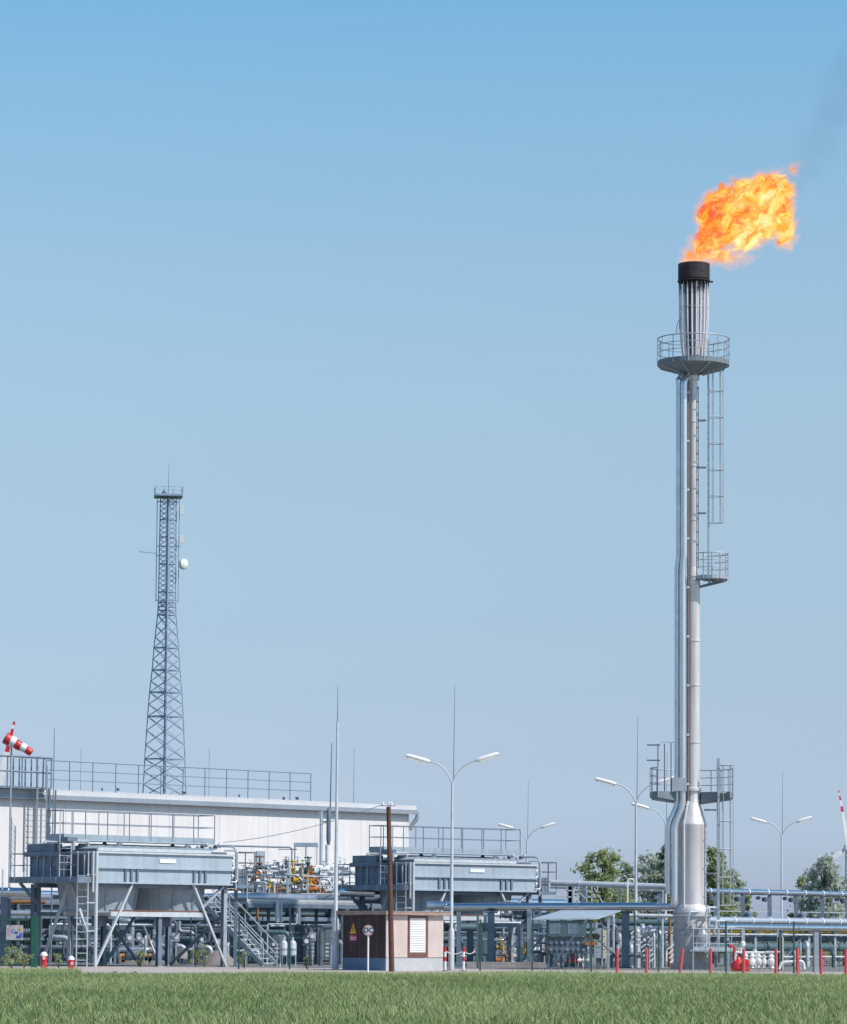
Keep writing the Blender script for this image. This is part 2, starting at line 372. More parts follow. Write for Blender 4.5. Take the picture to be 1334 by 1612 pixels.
for i in range(10):
    a = 2*math.pi*(i+.1)/10; c, s_ = math.cos(a), math.sin(a)
    MB().tube([tz+Vector((c*.42, s_*.42, fz(442))), tz+Vector((c*.38, s_*.38, fz(560)))], .045, 8).build('burner_tube', mt, flare)
MB().lathe(tz, [(.34, fz(560)), (.34, fz(444))], 16).build('burner_core', darkst, flare)
MB().arc(tz+UP*fz(443), .74, .03, n=32).build('shield_ring', soot, flare)
MB().arc(tz+UP*fz(485), .69, .015, n=32).build('tube_ring', galv, flare)
MB().box(tz+Vector((.82, -.1, fz(444))), XX*.06, YY*.04, UP*.04).build('igniter', soot, flare)
MB().tube([tz+Vector((-.72, -.1, fz(505))), tz+Vector((-.8, -.2, fz(515))), tz+Vector((-.84, -.2, fz(527)))], .015, 5).build('cable', darkst, flare)
MB().tube([tz+Vector((-.66, -.3, fz(500))), tz+Vector((-.7, -.3, fz(520)))], .015, 5).build('cable', darkst, flare)
# ring platforms
def ringplat(cx, r, zf, zr, a0, a1, nm, posts=14, thick=.22, fm=None, inner=.45, cy=0, cone=.0):
    c = Vector((cx, FY+cy, 0)); n = 40; b = MB()
    def ring(rr, z): return [c+Vector((math.cos(a0+(a1-a0)*i/n)*rr, math.sin(a0+(a1-a0)*i/n)*rr, z)) for i in range(n+1)]
    A, B, Cc, D = ring(inner, zf), ring(r, zf), ring(r, zf-thick), ring(inner, zf-thick-cone)
    for X1, X2 in ((A, B), (B, Cc), (Cc, D), (D, A)):
        for i in range(n): b.poly([X1[i], X2[i], X2[i+1], X1[i+1]])
    b.poly([A[0], D[0], Cc[0], B[0]]); b.poly([A[n], B[n], Cc[n], D[n]])
    p = b.build(nm, fm or galv, flare)
    MB().arc(c+UP*(zr), r, .028, a0, a1, 40, 6).build('guard_rail', galv, p)
    for q in (.36, .68): MB().arc(c+UP*(zf+(zr-zf)*q), r, .018, a0, a1, 40, 5).build('mid_rail', galv, p)
    for i in range(posts+1):
        a = a0+(a1-a0)*i/posts
        if i == posts and abs(a1-a0-2*math.pi) < .01: continue
        q = c+Vector((math.cos(a)*r, math.sin(a)*r, 0)); MB().tube([q+UP*(zf-thick), q+UP*zr], .024, 6).build('post', galv, p)
    for i in range(8):
        a = a0+(a1-a0)*(i+.5)/8; d = Vector((math.cos(a), math.sin(a), 0))
        MB().bar(c+d*inner+UP*(zf-thick-cone-.03), c+d*(r-.05)+UP*(zf-thick-.03), .05, .1).build('support_bracket', cooler_d, p)
    return p
ringplat(BX+.05, 1.66, fz(569), fz(534), 0, 2*math.pi, 'top_platform', 14, .22, platem, cone=.35)
ringplat(BX+.85, .80, fz(907), fz(872), -2.6, 1.9, 'mid_platform', 9, .16, galv, .1)
ringplat(BX-.02, 1.9, fz(1247), fz(1210), R(-28), R(212), 'low_platform', 14, .28, platem, cone=.2)
for dy in (-.3, .35):
    MB().bar((BX+.1, FY+dy*.3, fz(926)), (BX+1.5, FY+.1+dy, fz(913)), .07, .10).build('platform_bracket', platem, flare)
    MB().bar((BX+.2, FY+dy*.6, fz(909)), (BX+.7, FY+.1+dy, fz(909)), .10, .14).build('platform_bracket', platem, flare)
MB().box(Vector((BX+.45, FY, fz(911))), XX*.28, YY*.3, UP*.05).build('platform_bracket', platem, flare)
MB().tube([(BX+.27, FY-.1, fz(895)), (BX+.27, FY-.1, fz(608))], .018, 5).build('cable', condm, flare)
for i in range(14): MB().box(Vector((BX+.25, FY-.1, fz(612+i*20.5))), XX*.035, YY*.03, UP*.03).build('cable_clip', darkst, flare)
# access ladders with cages
lb = Vector((BX+.72, FY-.25, fz(905)))
ladder(flare, lb, fz(569)-fz(905), YY, .42, galv, 1.0, (2.4, fz(575)-fz(905)), cageo=XX)
for py in (662, 736, 808): MB().bar(P(1098, py, FY), P(1112, py, FY-.2), .09, .09).build('ladder_bracket', galv, flare)
lb = Vector((BX+1.15, FY-.5, 0))
ladder(flare, lb+UP*.3, fz(1205)-.3, YY, .42, galv, .3, (2.6, fz(1205)-.3), cageo=XX, r=.05)
for py in (1375, 1275): MB().bar(P(1110, py, FY), P(1127, py, FY-.5), .1, .08).build('ladder_bracket', galv, flare)
for zq in (1198, 1174): MB().bar((BX-2.1, FY-.4, fz(zq)), (BX-1.5, FY-.4, fz(zq)), .06).build('arm', darkst, flare)
MB().tube([(BX-1.5, FY-.4, fz(1169.5)), (BX-.5, FY-.4, fz(1169.5))], .015, 5).build('arm', galv, flare)
for dx in (-1.6, -1.3, -1.0): MB().tube([(BX+dx, FY-.4, fz(1247)), (BX+dx, FY-.4, fz(1172 if dx < -1.1 else 1170))], .026, 6).build('post', darkst, flare)
# low service deck around the base
dk = MB().box(Vector((BX+1.0, FY-1.3, fz(1496))), XX*1.25, YY*.6, UP*.05).build('service_deck', galv, flare)
handrail(dk, [Vector((BX-.1, FY-1.9, fz(1496))), Vector((BX+2.2, FY-1.9, fz(1496))), Vector((BX+2.2, FY-.8, fz(1496)))], .98, .55, lightst, .022, (.33, .66), .18)
for dx in (-.1, .7, 1.5, 2.2): MB().bar((BX+dx, FY-1.85, 0), (BX+dx, FY-1.85, fz(1496)), .07).build('deck_leg', galv, dk)
MB().lathe(Vector((BX+.4, FY-1.0, fz(1490))), [(.2, 0), (.3, .2), (.3, .55), (.12, .75), (.12, .95)], 16).build('seal_drum', alu_d, flare)
for k, (dx, zz) in enumerate(((.1, 1.0), (.9, 1.6), (1.4, 1.3), (-.3, 2.0), (.5, 2.2))):
    MB().tube(bend([Vector((BX+dx, FY-.7, zz)), Vector((BX+dx, FY-1.1, zz)), Vector((BX+dx+.1, FY-1.1, zz+.6)), Vector((BX+dx+.5, FY-.9, zz+.6))], .12), .05, 8).build('instrument_pipe', (alu_d, lightst, galv)[k % 3], flare)
for k in range(4): MB().box(Vector((BX-.5+.5*k, FY-.92, 1.7+.25*(k % 2))), XX*.09, YY*.06, UP*.12).build('junction_box', (bluegrey, lightst)[k % 2], flare)
MB().lathe(o+UP*fz(1440), [(.86, -.1), (.90, -.08), (.90, 0), (.86, .02)], 32).build('base_flange', alu_d, flare)
# ------------------------------------------------------------ flame (a volume with its own shape, seen the same from any side)
def nmath(nt, op, *ins):
    n = nt.nodes.new('ShaderNodeMath'); n.operation = op
    for i, v in enumerate(ins):
        if isinstance(v, (int, float)): n.inputs[i].default_value = v
        else: nt.links.new(v, n.inputs[i])
    return n.outputs[0]
def vmath(nt, op, *ins):
    n = nt.nodes.new('ShaderNodeVectorMath'); n.operation = op
    for i, v in enumerate(ins):
        if isinstance(v, tuple): n.inputs[i].default_value = v
        elif isinstance(v, (int, float)): n.inputs['Scale'].default_value = v
        else: nt.links.new(v, n.inputs[i])
    return n.outputs['Value'] if op in ('LENGTH', 'DOT_PRODUCT', 'DISTANCE') else n.outputs['Vector']
fl0 = P(1092, 413, FY); k = FY/F
BL = [(1091, 408, 14, 9, .40), (1102, 390, 13, 20, .40), (1118, 376, 20, 24, .55), (1118, 345, 20, 32, .75), (1121, 326, 15, 18, .6), (1146, 325, 28, 28, .9), (1150, 356, 30, 30, .85), (1178, 330, 38, 40, 1.0),
      (1176, 304, 26, 19, .8), (1251, 264, 3.5, 4, .2), (1204, 312, 34, 35, 1.0), (1224, 303, 22, 27, .8), (1226, 332, 24, 36, .85), (1206, 348, 24, 28, .7), (1238, 362, 12, 22, .45), (1132, 403, 32, 10, .45), (1176, 376, 22, 14, .5)]
def blobs(px, py): 
    p = P(px, py, FY)-fl0; return p
fm = bpy.data.materials.new('fire'); fm.use_nodes = True; nt = fm.node_tree; nt.nodes.clear()
tc = nt.nodes.new('ShaderNodeTexCoord').outputs['Object']
def noise(vec, scale, det, rough=.55, dist=0.0, dims='3D'):
    n = nt.nodes.new('ShaderNodeTexNoise'); n.inputs['Scale'].default_value = scale; n.inputs['Detail'].default_value = det; n.inputs['Roughness'].default_value = rough
    n.inputs['Distortion'].default_value = dist; nt.links.new(vec, n.inputs['Vector']); return n
w = noise(tc, .9, 2); wv = vmath(nt, 'SCALE', vmath(nt, 'SUBTRACT', w.outputs['Color'], (.5, .5, .5)), 1.1); pw = vmath(nt, 'ADD', tc, wv)
w = noise(pw, 3.2, 3); wv2 = vmath(nt, 'SCALE', vmath(nt, 'SUBTRACT', w.outputs['Color'], (.5, .5, .5)), .42); pw = vmath(nt, 'ADD', pw, wv2)
field = None
for (cx, cy, rx, rz, ry) in BL:
    c = blobs(cx, cy); rr = (rx*k, ry, rz*k)
    d = vmath(nt, 'DIVIDE', vmath(nt, 'SUBTRACT', pw, tuple(c)), rr); l = vmath(nt, 'LENGTH', d)
    s_ = nmath(nt, 'MULTIPLY', nmath(nt, 'SUBTRACT', l, 1.0), min(rr))
    field = s_ if field is None else nmath(nt, 'SMOOTH_MIN', field, s_, .18)
def flow(vec, sx_, sy_, sz_):
    m = nt.nodes.new('ShaderNodeMapping'); m.vector_type = 'POINT'; m.inputs['Rotation'].default_value = (0, R(38), 0)
    nt.links.new(vec, m.inputs['Vector']); return vmath(nt, 'MULTIPLY', m.outputs[0], (sx_, sy_, sz_))
nz = noise(flow(pw, .62, 1.1, 1.35), 2.7, 7, .66, .5).outputs['Fac']
f2 = nmath(nt, 'ADD', field, nmath(nt, 'MULTIPLY', nmath(nt, 'SUBTRACT', nz, .47), 1.15))
def maprange(v, a, b, c, d, sm=True):
    n = nt.nodes.new('ShaderNodeMapRange'); n.interpolation_type = 'SMOOTHSTEP' if sm else 'LINEAR'; nt.links.new(v, n.inputs[0])
    for i, q in enumerate((a, b, c, d)): n.inputs[i+1].default_value = q
    return n.outputs[0]
dens = nmath(nt, 'ADD', maprange(f2, .05, -.13, 0, 1), maprange(f2, .34, .0, 0, .13))
colz = noise(flow(vmath(nt, 'ADD', pw, (3.1, 1.7, 5.2)), .50, 1.1, 1.45), 2.3, 7, .66, .9).outputs['Fac']
sx = nt.nodes.new('ShaderNodeSeparateXYZ'); nt.links.new(tc, sx.inputs[0])
# hotter inside, redder towards the top edge
heat = nmath(nt, 'ADD', colz, nmath(nt, 'MULTIPLY', f2, -.10)); heat = nmath(nt, 'ADD', nmath(nt, 'ADD', heat, .03), maprange(sx.outputs['X'], .2, 2.6, -.045, .045)); heat = nmath(nt, 'ADD', heat, maprange(field, -.1, -.7, -.03, .06))
heat = nmath(nt, 'ADD', heat, maprange(sx.outputs['Z'], 0, 4.2, .035, -.045, False))
rp = nt.nodes.new('ShaderNodeValToRGB'); nt.links.new(heat, rp.inputs[0]); el = rp.color_ramp.elements
cols = [(.39, (.88, .03, .006)), (.45, (1.0, .14, .006)), (.495, (1.05, .34, .012)), (.54, (1.15, .60, .04)), (.60, (1.3, .88, .18)), (.68, (1.4, 1.18, .65))]
while len(el) < len(cols): el.new(.5)
for i, (p, c) in enumerate(cols): el[i].position = p; el[i].color = (*c, 1)
mxp = nt.nodes.new('ShaderNodeMix'); mxp.data_type = 'RGBA'; mxp.inputs['B'].default_value = (1.15, .56, .40, 1); nt.links.new(rp.outputs[0], mxp.inputs['A'])
nt.links.new(nmath(nt, 'MAXIMUM', maprange(f2, -.01, .14, 0, .85), maprange(sx.outputs['Z'], .6, .0, 0, .4)), mxp.inputs['Factor'])
em = nt.nodes.new('ShaderNodeEmission'); nt.links.new(mxp.outputs['Result'], em.inputs[0])
K = 8.0
nt.links.new(nmath(nt, 'MULTIPLY', dens, K), em.inputs[1])
ab = nt.nodes.new('ShaderNodeVolumeAbsorption'); ab.inputs[0].default_value = (0, 0, 0, 1); nt.links.new(nmath(nt, 'MULTIPLY', dens, K), ab.inputs[1])
ad = nt.nodes.new('ShaderNodeAddShader'); nt.links.new(em.outputs[0], ad.inputs[0]); nt.links.new(ab.outputs[0], ad.inputs[1])
mo = nt.nodes.new('ShaderNodeOutputMaterial'); nt.links.new(ad.outputs[0], mo.inputs['Volume'])
import bmesh
def hull(name, specs, m, loc):
    bm = bmesh.new()
    for (cx, cy, rx, rz, ry) in specs:
        c = P(cx, cy, FY)-fl0
        for a in range(8):
            for b_ in range(-2, 3):
                an = a*math.pi/4; el_ = b_*math.pi/4.2
                bm.verts.new(c+Vector((math.cos(an)*math.cos(el_)*(rx*k), math.sin(an)*math.cos(el_)*ry, math.sin(el_)*(rz*k))))
    r = bmesh.ops.convex_hull(bm, input=bm.verts[:]); bmesh.ops.delete(bm, geom=list({g for g in r['geom_interior']+r['geom_unused'] if isinstance(g, bmesh.types.BMVert)}), context='VERTS')
    me = bpy.data.meshes.new(name); bm.to_mesh(me); bm.free(); me.materials.append(m)
    ob = bpy.data.objects.new(name, me); COL.objects.link(ob); ob.location = loc; return ob
q = hull('flame', [(cx, cy, rx+20, rz+19, ry+.5) for (cx, cy, rx, rz, ry) in BL], fm, fl0)
tag(q, 'orange and yellow gas flame blown to one side at the top of the flare stack', 'flame')
sm = bpy.data.materials.new('smoke_haze'); sm.use_nodes = True; nt = sm.node_tree; nt.nodes.clear()
tc = nt.nodes.new('ShaderNodeTexCoord').outputs['Object']
fieldS = None
for (cx, cy, rx, rz, ry) in [(1245, 290, 26, 20, .9), (1268, 262, 30, 26, 1.0), (1288, 225, 34, 36, 1.2), (1312, 175, 40, 48, 1.5), (1345, 120, 45, 55, 1.8)]:
    c = blobs(cx, cy); l = vmath(nt, 'LENGTH', vmath(nt, 'DIVIDE', vmath(nt, 'SUBTRACT', tc, tuple(c)), (rx*k, ry, rz*k)))
    fieldS = l if fieldS is None else nmath(nt, 'SMOOTH_MIN', fieldS, l, .3)
nz = noise(tc, 1.1, 5, .6, .8).outputs['Fac']
dS = nmath(nt, 'MULTIPLY', maprange(nmath(nt, 'ADD', fieldS, nmath(nt, 'MULTIPLY', nz, 1.6)), 2.2, .9, 0, 1), .06)
ab = nt.nodes.new('ShaderNodeVolumeAbsorption'); ab.inputs[0].default_value = (.25, .2, .3, 1); nt.links.new(dS, ab.inputs[1])
mo = nt.nodes.new('ShaderNodeOutputMaterial'); nt.links.new(ab.outputs[0], mo.inputs['Volume'])
q = hull('smoke', [(1245, 290, 34, 30, 1.3), (1268, 262, 38, 36, 1.4), (1288, 225, 44, 46, 1.6), (1312, 175, 50, 58, 2), (1345, 120, 55, 65, 2.3)], sm, fl0); tag(q, 'thin dark smoke drifting up and away from the flame', 'smoke', None, 'stuff')
# ------------------------------------------------------------ air coolers
def make_cooler(o, label):
    r = thing('air_cooler', label, 'air cooler', o, 'finned air coolers on steel legs')
    L, Wd = 8.55, 4.4; U = UD[0] = Vector((S, S, 0))*.915
    def p(u, v, z): return o+U*u+V*v+UP*z
    h = MB(); h.lbox(o, 0, L, 0, Wd, 4.25, 4.88); hs = h.build('fin_bundle', cooler_m, r)
    MB().lbox(o, .03, L-.03, .03, Wd-.03, 3.63, 4.25).build('plenum', cooler_m, r)
    MB().lbox(o, -.04, L+.04, -.09, .0, 4.23, 4.31).build('ledge', cooler_m, hs)
    MB().lbox(o, -.06, L+.06, -.10, Wd+.1, 4.88, 4.96).build('top_flange', lightst, hs)
    MB().lbox(o, -.02, L+.02, -.06, .03, 3.59, 3.66).build('ledge', cooler_m, hs)
    MB().lbox(o, 0.2, L-.2, .15, Wd-.2, 4.96, 5.06).build('fin_bundle_top', darkst, r)
    MB().lbox(o, .1, L-1.4, -.02, .08, 4.98, 5.12).build('louvre_frame', lightst, r)
    for uc in (1.75, 6.05):
        for k_ in range(3):
            MB().lbox(o, uc+k_*.36, uc+k_*.36+.11, -.05, .03, 3.68, 4.2).build('stiffener', bluegrey, r)
    MB().lbox(o, 3.9, 4.9, -.04, .0, 4.52, 4.68).build('name_plate', white, r)
    # louvres over the bundle
    for i in range(14):
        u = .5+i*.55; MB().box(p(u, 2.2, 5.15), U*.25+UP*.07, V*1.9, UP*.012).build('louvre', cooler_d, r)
    # left end headers
    MB().lbox(o, -.55, .0, 1.9, 4.3, 4.75, 4.95).build('header_ledge', bluegrey, r)
    MB().lbox(o, -.45, .0, 2.3, 4.2, 4.95, 5.30).build('header_box', bluegrey, r)
    MB().lbox(o, -.35, .0, 1.6, 4.1, 3.75, 4.75).build('header_box', bluegrey, r)
    MB().lbox(o, -.2, .0, .1, 1.5, 3.75, 4.8).build('header_box', darkst, r)  # dark box, shade of the recess put into its colour
    for i in range(9): MB().bar(p(-.38, .35+i*.46, 3.7), p(-.38, .35+i*.46, 4.8), .05, .05).build('header_post', galv if i % 3 else lightst, r)
    for i in range(3): MB().tube(bend([p(-.3, 1.2+i, 5.0), p(-.3, 1.2+i, 5.4), p(.6, 1.2+i, 5.4), p(.6, 1.2+i, 5.0)], .15), .07, 8).build('nozzle', galv, r)
    # side platform
    sp = MB().lbox(o, -1.25, -.4, -.15, 4.5, 3.60, 3.86).build('side_platform', bluegrey, r)
    handrail(sp, [p(-1.2, -.1, 3.86), p(-1.2, 4.45, 3.86), p(-.4, 4.45, 3.86)], 1.0, .9, rail_m, .022, (.5,))
    for i in range(5): MB().bar(p(-1.27, .3+i*.95, 3.62), p(-1.27, .3+i*.95, 3.84), .02, .04).build('plate_joint', galv, sp)
    # top walkway
    wk = MB().lbox(o, -.9, 8.6, 1.25, 2.35, 5.42, 5.50).build('walkway', cooler_m, r)
    handrail(wk, [p(8.6, 1.25, 5.5), p(-.9, 1.25, 5.5), p(-.9, 2.35, 5.5)], 1.22, 1.2, rail_m, .024, (.55,), .2)
    handrail(wk, [p(-.9, 2.35, 5.5), p(8.6, 2.35, 5.5), p(8.6, 1.25, 5.5)], 1.22, 1.45, rail_m, .022, (.55,), .2)
    for u in (2.6, 6.9):
        for v in (1.3, 2.3):
            MB().bar(p(u, v, 4.95), p(u, v, 5.45), .14, .14).build('walkway_post', galv, wk)
            MB().bar(p(u-.6, v, 4.97), p(u, v, 5.42), .05).build('walkway_brace', darkst, wk)
            MB().bar(p(u+.6, v, 4.97), p(u, v, 5.42), .05).build('walkway_brace', darkst, wk)
    MB().tube([p(.6, 1.8, 5.2), p(7.5, 1.8, 5.2)], .13, 10).build('drive_tube', cooler_d, r)
    # fan rings
    for u in (2.15, 6.35):
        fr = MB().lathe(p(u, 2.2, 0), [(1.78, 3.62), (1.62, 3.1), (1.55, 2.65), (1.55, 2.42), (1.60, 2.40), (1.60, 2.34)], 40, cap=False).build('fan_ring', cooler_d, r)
        for a in range(10):
            an = a*math.pi/5; d = Vector((math.cos(an), math.sin(an), 0)); MB().bar(p(u, 2.2, 2.42)+d*1.57, p(u, 2.2, 3.6)+d*1.76, .03, .08).build('ring_rib', cooler_d, fr)
        fn = MB().lathe(p(u, 2.2, 2.35), [(.22, 0), (.22, .35), (.1, .4)], 14).build('fan', darkst, r)
        for a in range(6):
            an = a*math.pi/3+.3; d = Vector((math.cos(an), math.sin(an), 0)); e_ = Vector((-d.y, d.x, .25)); MB().box(p(u, 2.2, 2.55)+d*.85, d*.62, e_*.13, UP*.01).build('fan_blade', galv, fn)
        MB().lathe(p(u, 2.2, 1.75), [(.25, 0), (.28, .1), (.28, .5), (.2, .6)], 14).build('motor', bluegrey, r)
        for s_ in (-1, 1):
            MB().bar(p(u-1.7, 2.2+s_*.4, 2.28), p(u+1.7, 2.2+s_*.4, 2.28), .1, .14).build('motor_beam', lightst, r)
    # frame
    for u in (0.15, 4.25, 8.4):
        for v in (0.35, 4.1):
            if u == .15 and v < 1: continue
            zh = 2.18 if (u == 4.25 and v < 1) else 3.6
            c = MB(); c.lbox(o, u-.11, u+.11, v-.10, v-.085, 0, zh); c.lbox(o, u-.11, u+.11, v+.085, v+.10, 0, zh); c.lbox(o, u-.01, u+.01, v-.085, v+.085, 0, zh)
            c.build('leg', galv if v < 1 and u > 5 else bluegrey, r)
            MB().lbox(o, u-.2, u+.2, v-.2, v+.2, 0, .05).build('foot_plate', concrete, r)
    MB().tube([p(0, -.05, 0), p(0, -.05, 4.96)], .075, 8).build('leg', lightst, r)
    MB().tube([p(-.25, -.1, 3.2), p(-.25, -.1, 4.95)], .05, 8).build('leg', lightst, r)
    MB().lbox(o, 1.1, 6.9, .15, .32, 2.18, 2.38).build('fan_beam', lightst, r)
    MB().lbox(o, 1.1, 6.9, .2, .30, 2.40, 2.46).build('fan_beam', brown, r)
    MB().lbox(o, 0, 8.4, 4.0, 4.2, 2.18, 2.36).build('fan_beam', bluegrey, r)
    MB().lbox(o, 0, 8.5, .25, .45, 3.42, 3.62).build('main_beam', bluegrey, r)
    MB().lbox(o, 0, 8.5, 3.95, 4.2, 3.42, 3.62).build('main_beam', bluegrey, r)
    for a, b_, m_ in (((2.35, .1, 3.62), (.12, .1, .05), lightst), ((6.15, .1, 3.62), (8.3, .1, .05), lightst), ((8.2, .2, 3.55), (6.7, .2, 2.5), galv),
                   ((-.1, 1.7, 3.6), (-.1, 3.5, .05), galv), ((-.1, 1.5, 3.6), (-.1, .2, .9), galv), ((4.25, 4.1, 2.3), (6.6, 4.1, .05), bluegrey), ((2.0, 4.1, 2.3), (4.15, 4.1, .05), bluegrey),
                   ((6.3, 4.1, 2.3), (4.35, 4.1, .05), bluegrey), ((8.5, .5, 2.3), (8.5, 4.0, .1), bluegrey), ((-1.1, 3.9, 3.6), (.1, 3.9, 2.6), bluegrey), ((3.8, .9, 1.85), (4.9, .9, .03), white)):
        MB().bar(p(*a), p(*b_), (.05 if m_ is white else .11), (.05 if m_ is white else .11 if m_ is not lightst else .09)).build('brace', m_, r)
    # ladders
    ladder(r, p(-.55, .25, 0), 3.9, V*-1 if False else XX, .46, lightst, 1.05)
    for z_ in (1.55, 2.75, 3.95): MB().bar(p(-.45, .1, z_), p(0, -.05, z_), .05).build('ladder_bracket', lightst, r)
    ladder(r, p(-.95, 1.0, 3.86), 1.7, XX, .5, lightst, 1.1)
    MB().lbox(o, -1.1, -.5, .7, 1.3, 5.38, 5.55).build('landing_plate', bluegrey, r)
    # right end pipework
    MB().tube(bend([p(8.5, 1.0, 5.35), p(9.1, .3, 5.35), p(9.1, .3, 3.4)], .3), .05, 8).build('end_pipe', alu_d, r)
    MB().tube(bend([p(8.5, .5, 5.15), p(8.9, .0, 5.15), p(8.9, .0, 3.75), p(8.5, .0, 3.75)], .2), .04, 8).build('end_pipe', lightst, r)
    for i in range(7): MB().lathe(p(8.62+.05*(i % 2), .1, 3.85+i*.16), [(.07, -.05), (.07, .05)], 8, U).build('valve_stub', white if i % 2 else darkst, r)
    for i in range(6): MB().lathe(p(7.3+i*.28, 1.0, 5.15+.07*(i % 3)), [(.06, 0), (.1, .05), (.1, .14), (.04, .2)], 8).build('end_fitting', (galv, darkst, lightst)[i % 3], r)
    cp = MB().lbox(o, 9.4, 10.6, .6, 1.8, 3.5, 3.65).build('end_platform', bluegrey, r)
    handrail(cp, [p(9.4, .6, 3.65), p(10.6, .6, 3.65), p(10.6, 1.8, 3.65)], 1.45, .6, darkst, .025, (.35, .68))
    MB().lbox(o, 9.7, 10.2, .75, 1.1, 3.65, 4.35).build('actuator_box', bluegrey, cp)
    MB().bar(p(10, 1.2, 0), p(10, 1.2, 3.5), .16).build('leg', bluegrey, r)
    UD[0] = Vector((S, S, 0))
    return r
c1 = G(149, 150.0); cooler = make_cooler(c1, 'pale blue air cooler on splayed legs nearest the green gate and red bollards')
c2 = G(649, 168.5)
cooler2 = dup(cooler, c2, 'pale blue air cooler rising behind the brick kiosk and the wooden pole', rz=R(-6))
# ------------------------------------------------------------ big white hall
HY = 230.0; he = P(650, 1276, HY); hz = he.z; hc = Vector((he.x, he.y, 0))
hall = thing('white_hall', 'large white windowless hall with a low roof behind the coolers', 'building', hc.copy())
HL, HW = 46.0, 30.0
def hp(u, v, z): return hc+U*u+V*v+UP*z
MB().lbox(hc, -HL, -.35, 0, .3, 0, hz).build('wall', wallm, hall)
MB().lbox(hc, -.65, -.35, .3, HW, 0, hz-.02).build('wall', wallm, hall)
MB().lbox(hc, -HL, -.35, HW, HW+.3, 0, hz-.02).build('wall', wallm, hall)
MB().lbox(hc, -HL-.3, -HL, 0, HW, 0, hz-.02).build('wall', wallm, hall)
for i in range(11): MB().lbox(hc, -.6-i*4.1, -.56-i*4.1, -.012, 0, 0, hz).build('wall_joint', wallj, hall)
rf = MB(); 
for (v0, z0, v1, z1) in ((-.32, hz+.30, HW/2, hz+1.15), (HW/2, hz+1.15, HW+.6, hz+.30)):
    rf.poly([hp(-HL-.6, v0, z0), hp(.02, v0, z0), hp(.02, v1, z1), hp(-HL-.6, v1, z1)])
rf = rf.build('roof', roofw, hall)
MB().lbox(hc, -HL-.6, .02, -.32, -.20, hz-.02, hz+.30).build('fascia', roofw, rf)
MB().lbox(hc, -HL-.6, 0.04, -.46, -.33, hz-.26, hz+.02).build('gutter', eave, rf)  # deep dark lip paints the shadow band below the fascia
MB().lbox(hc, -HL-.6, .02, -.20, -.0, hz-.12, hz-.02).build('soffit', eave, rf)
MB().lbox(hc, -.12, .02, -.20, HW, hz-.02, hz+.28).build('fascia', roofw, rf)
MB().tube(bend([hp(.05, -.4, hz-.1), hp(.05, -.4, hz-.5), hp(-.2, -.1, hz-1.0), hp(-.2, -.1, hz-1.3)], .2), .14, 10).build('downpipe', galv, hall)
MB().lbox(hc, -13.9, -13.2, -.12, 0, Z(421, 1362, 221), Z(421, 1340, 221)).build('wall_vent', galv, hall)
rr = thing('roof_railing', 'long thin grey railing along the edge of the white hall roof', 'railing', hp(-9.4, -.2, hz+.32))
handrail(rr, [hp(-9.4, -.2, hz+.32), hp(-31, -.2, hz+.32)], 1.75, 1.75, rail_m, .032, (.36, .68), 0)
rr2 = thing('roof_platform', 'steel landing with dense railings at the top of the roof ladder', 'platform', hp(-31.5, -.6, hz+.32))
MB().lbox(hc, -40, -31.2, -.95, -.2, hz+.30, hz+.42).build('deck', bluegrey, rr2)
handrail(rr2, [hp(-31.2, -.2, hz+.42), hp(-31.2, -.95, hz+.42), hp(-40, -.95, hz+.42)], 1.75, 1.1, rail_m, .045, (.5,), 0)
for k_ in range(6): MB().bar(hp(-31.3-k_*.45, -.3, hz+.42), hp(-31.3-k_*.45, -.3, hz+2.1), .08).build('post', bluegrey, rr2)
al = thing('roof_access_ladder', 'tall caged ladder climbing the hall wall to the roof landing', 'ladder', hp(-32.0, -1.1, 0))
ladder(al, hp(-32.0, -1.1, Z(66, 1345, 207)), hz+.3-Z(66, 1345, 207), XX, .55, galv, 1.4, None, .33, .045)
MB().bar(hp(-31.4, -1.0, Z(70, 1345, 207)), hp(-31.4, -1.0, hz+.3), .18).build('post', bluegrey, al)
MB().bar(hp(-30.9, -1.0, Z(70, 1345, 207)), hp(-30.9, -1.0, hz+.3), .10).build('post', bluegrey, al)
for k_ in range(5): MB().lbox(hp(-31.4, -1.05, 0), -.1, .1, -.05, .08, 5.5+k_*.9, 5.9+k_*.9).build('junction_box', darkst, al)
al2 = thing('wall_ladder', 'short open ladder on the hall wall ending below the gutter', 'ladder', hp(-32.9, -1.1, 0))
ladder(al2, hp(-32.95, -1.1, Z(50, 1345, 206)), Z(50, 1262, 206)-Z(50, 1345, 206), XX, .6, rail_m, 0, None, .33, .04)
# small vents on the roof edge
for i, (px, py, w_) in enumerate(((161, 1243, .2), (186, 1243, .35), (290, 1248, .55), (377, 1253, .2), (447, 1257, .3), (468, 1257, .4))):
    yy = 208+22*(px/655); pz = P(px, py, yy)
    q = MB().lathe(pz-UP*.08, [(w_*.25, 0), (w_*.25, .1), (w_*.34, .12), (w_*.3, .17)], 10).build('roof_vent', darkst); q.location = (0, 0, 0)
    tag(q, ['small dark roof vent behind the railing, the smaller of the pair nearest the caged ladder', 'dark roof vent next to the smallest one, between the ladder and the lattice mast', 'low wide dark roof vent just beyond the lattice mast foot',
            'single tiny dark roof vent midway along the railing', 'small dark roof vent near the end of the railing', 'broader dark roof vent closest to the end of the railing'][i], 'roof vent')
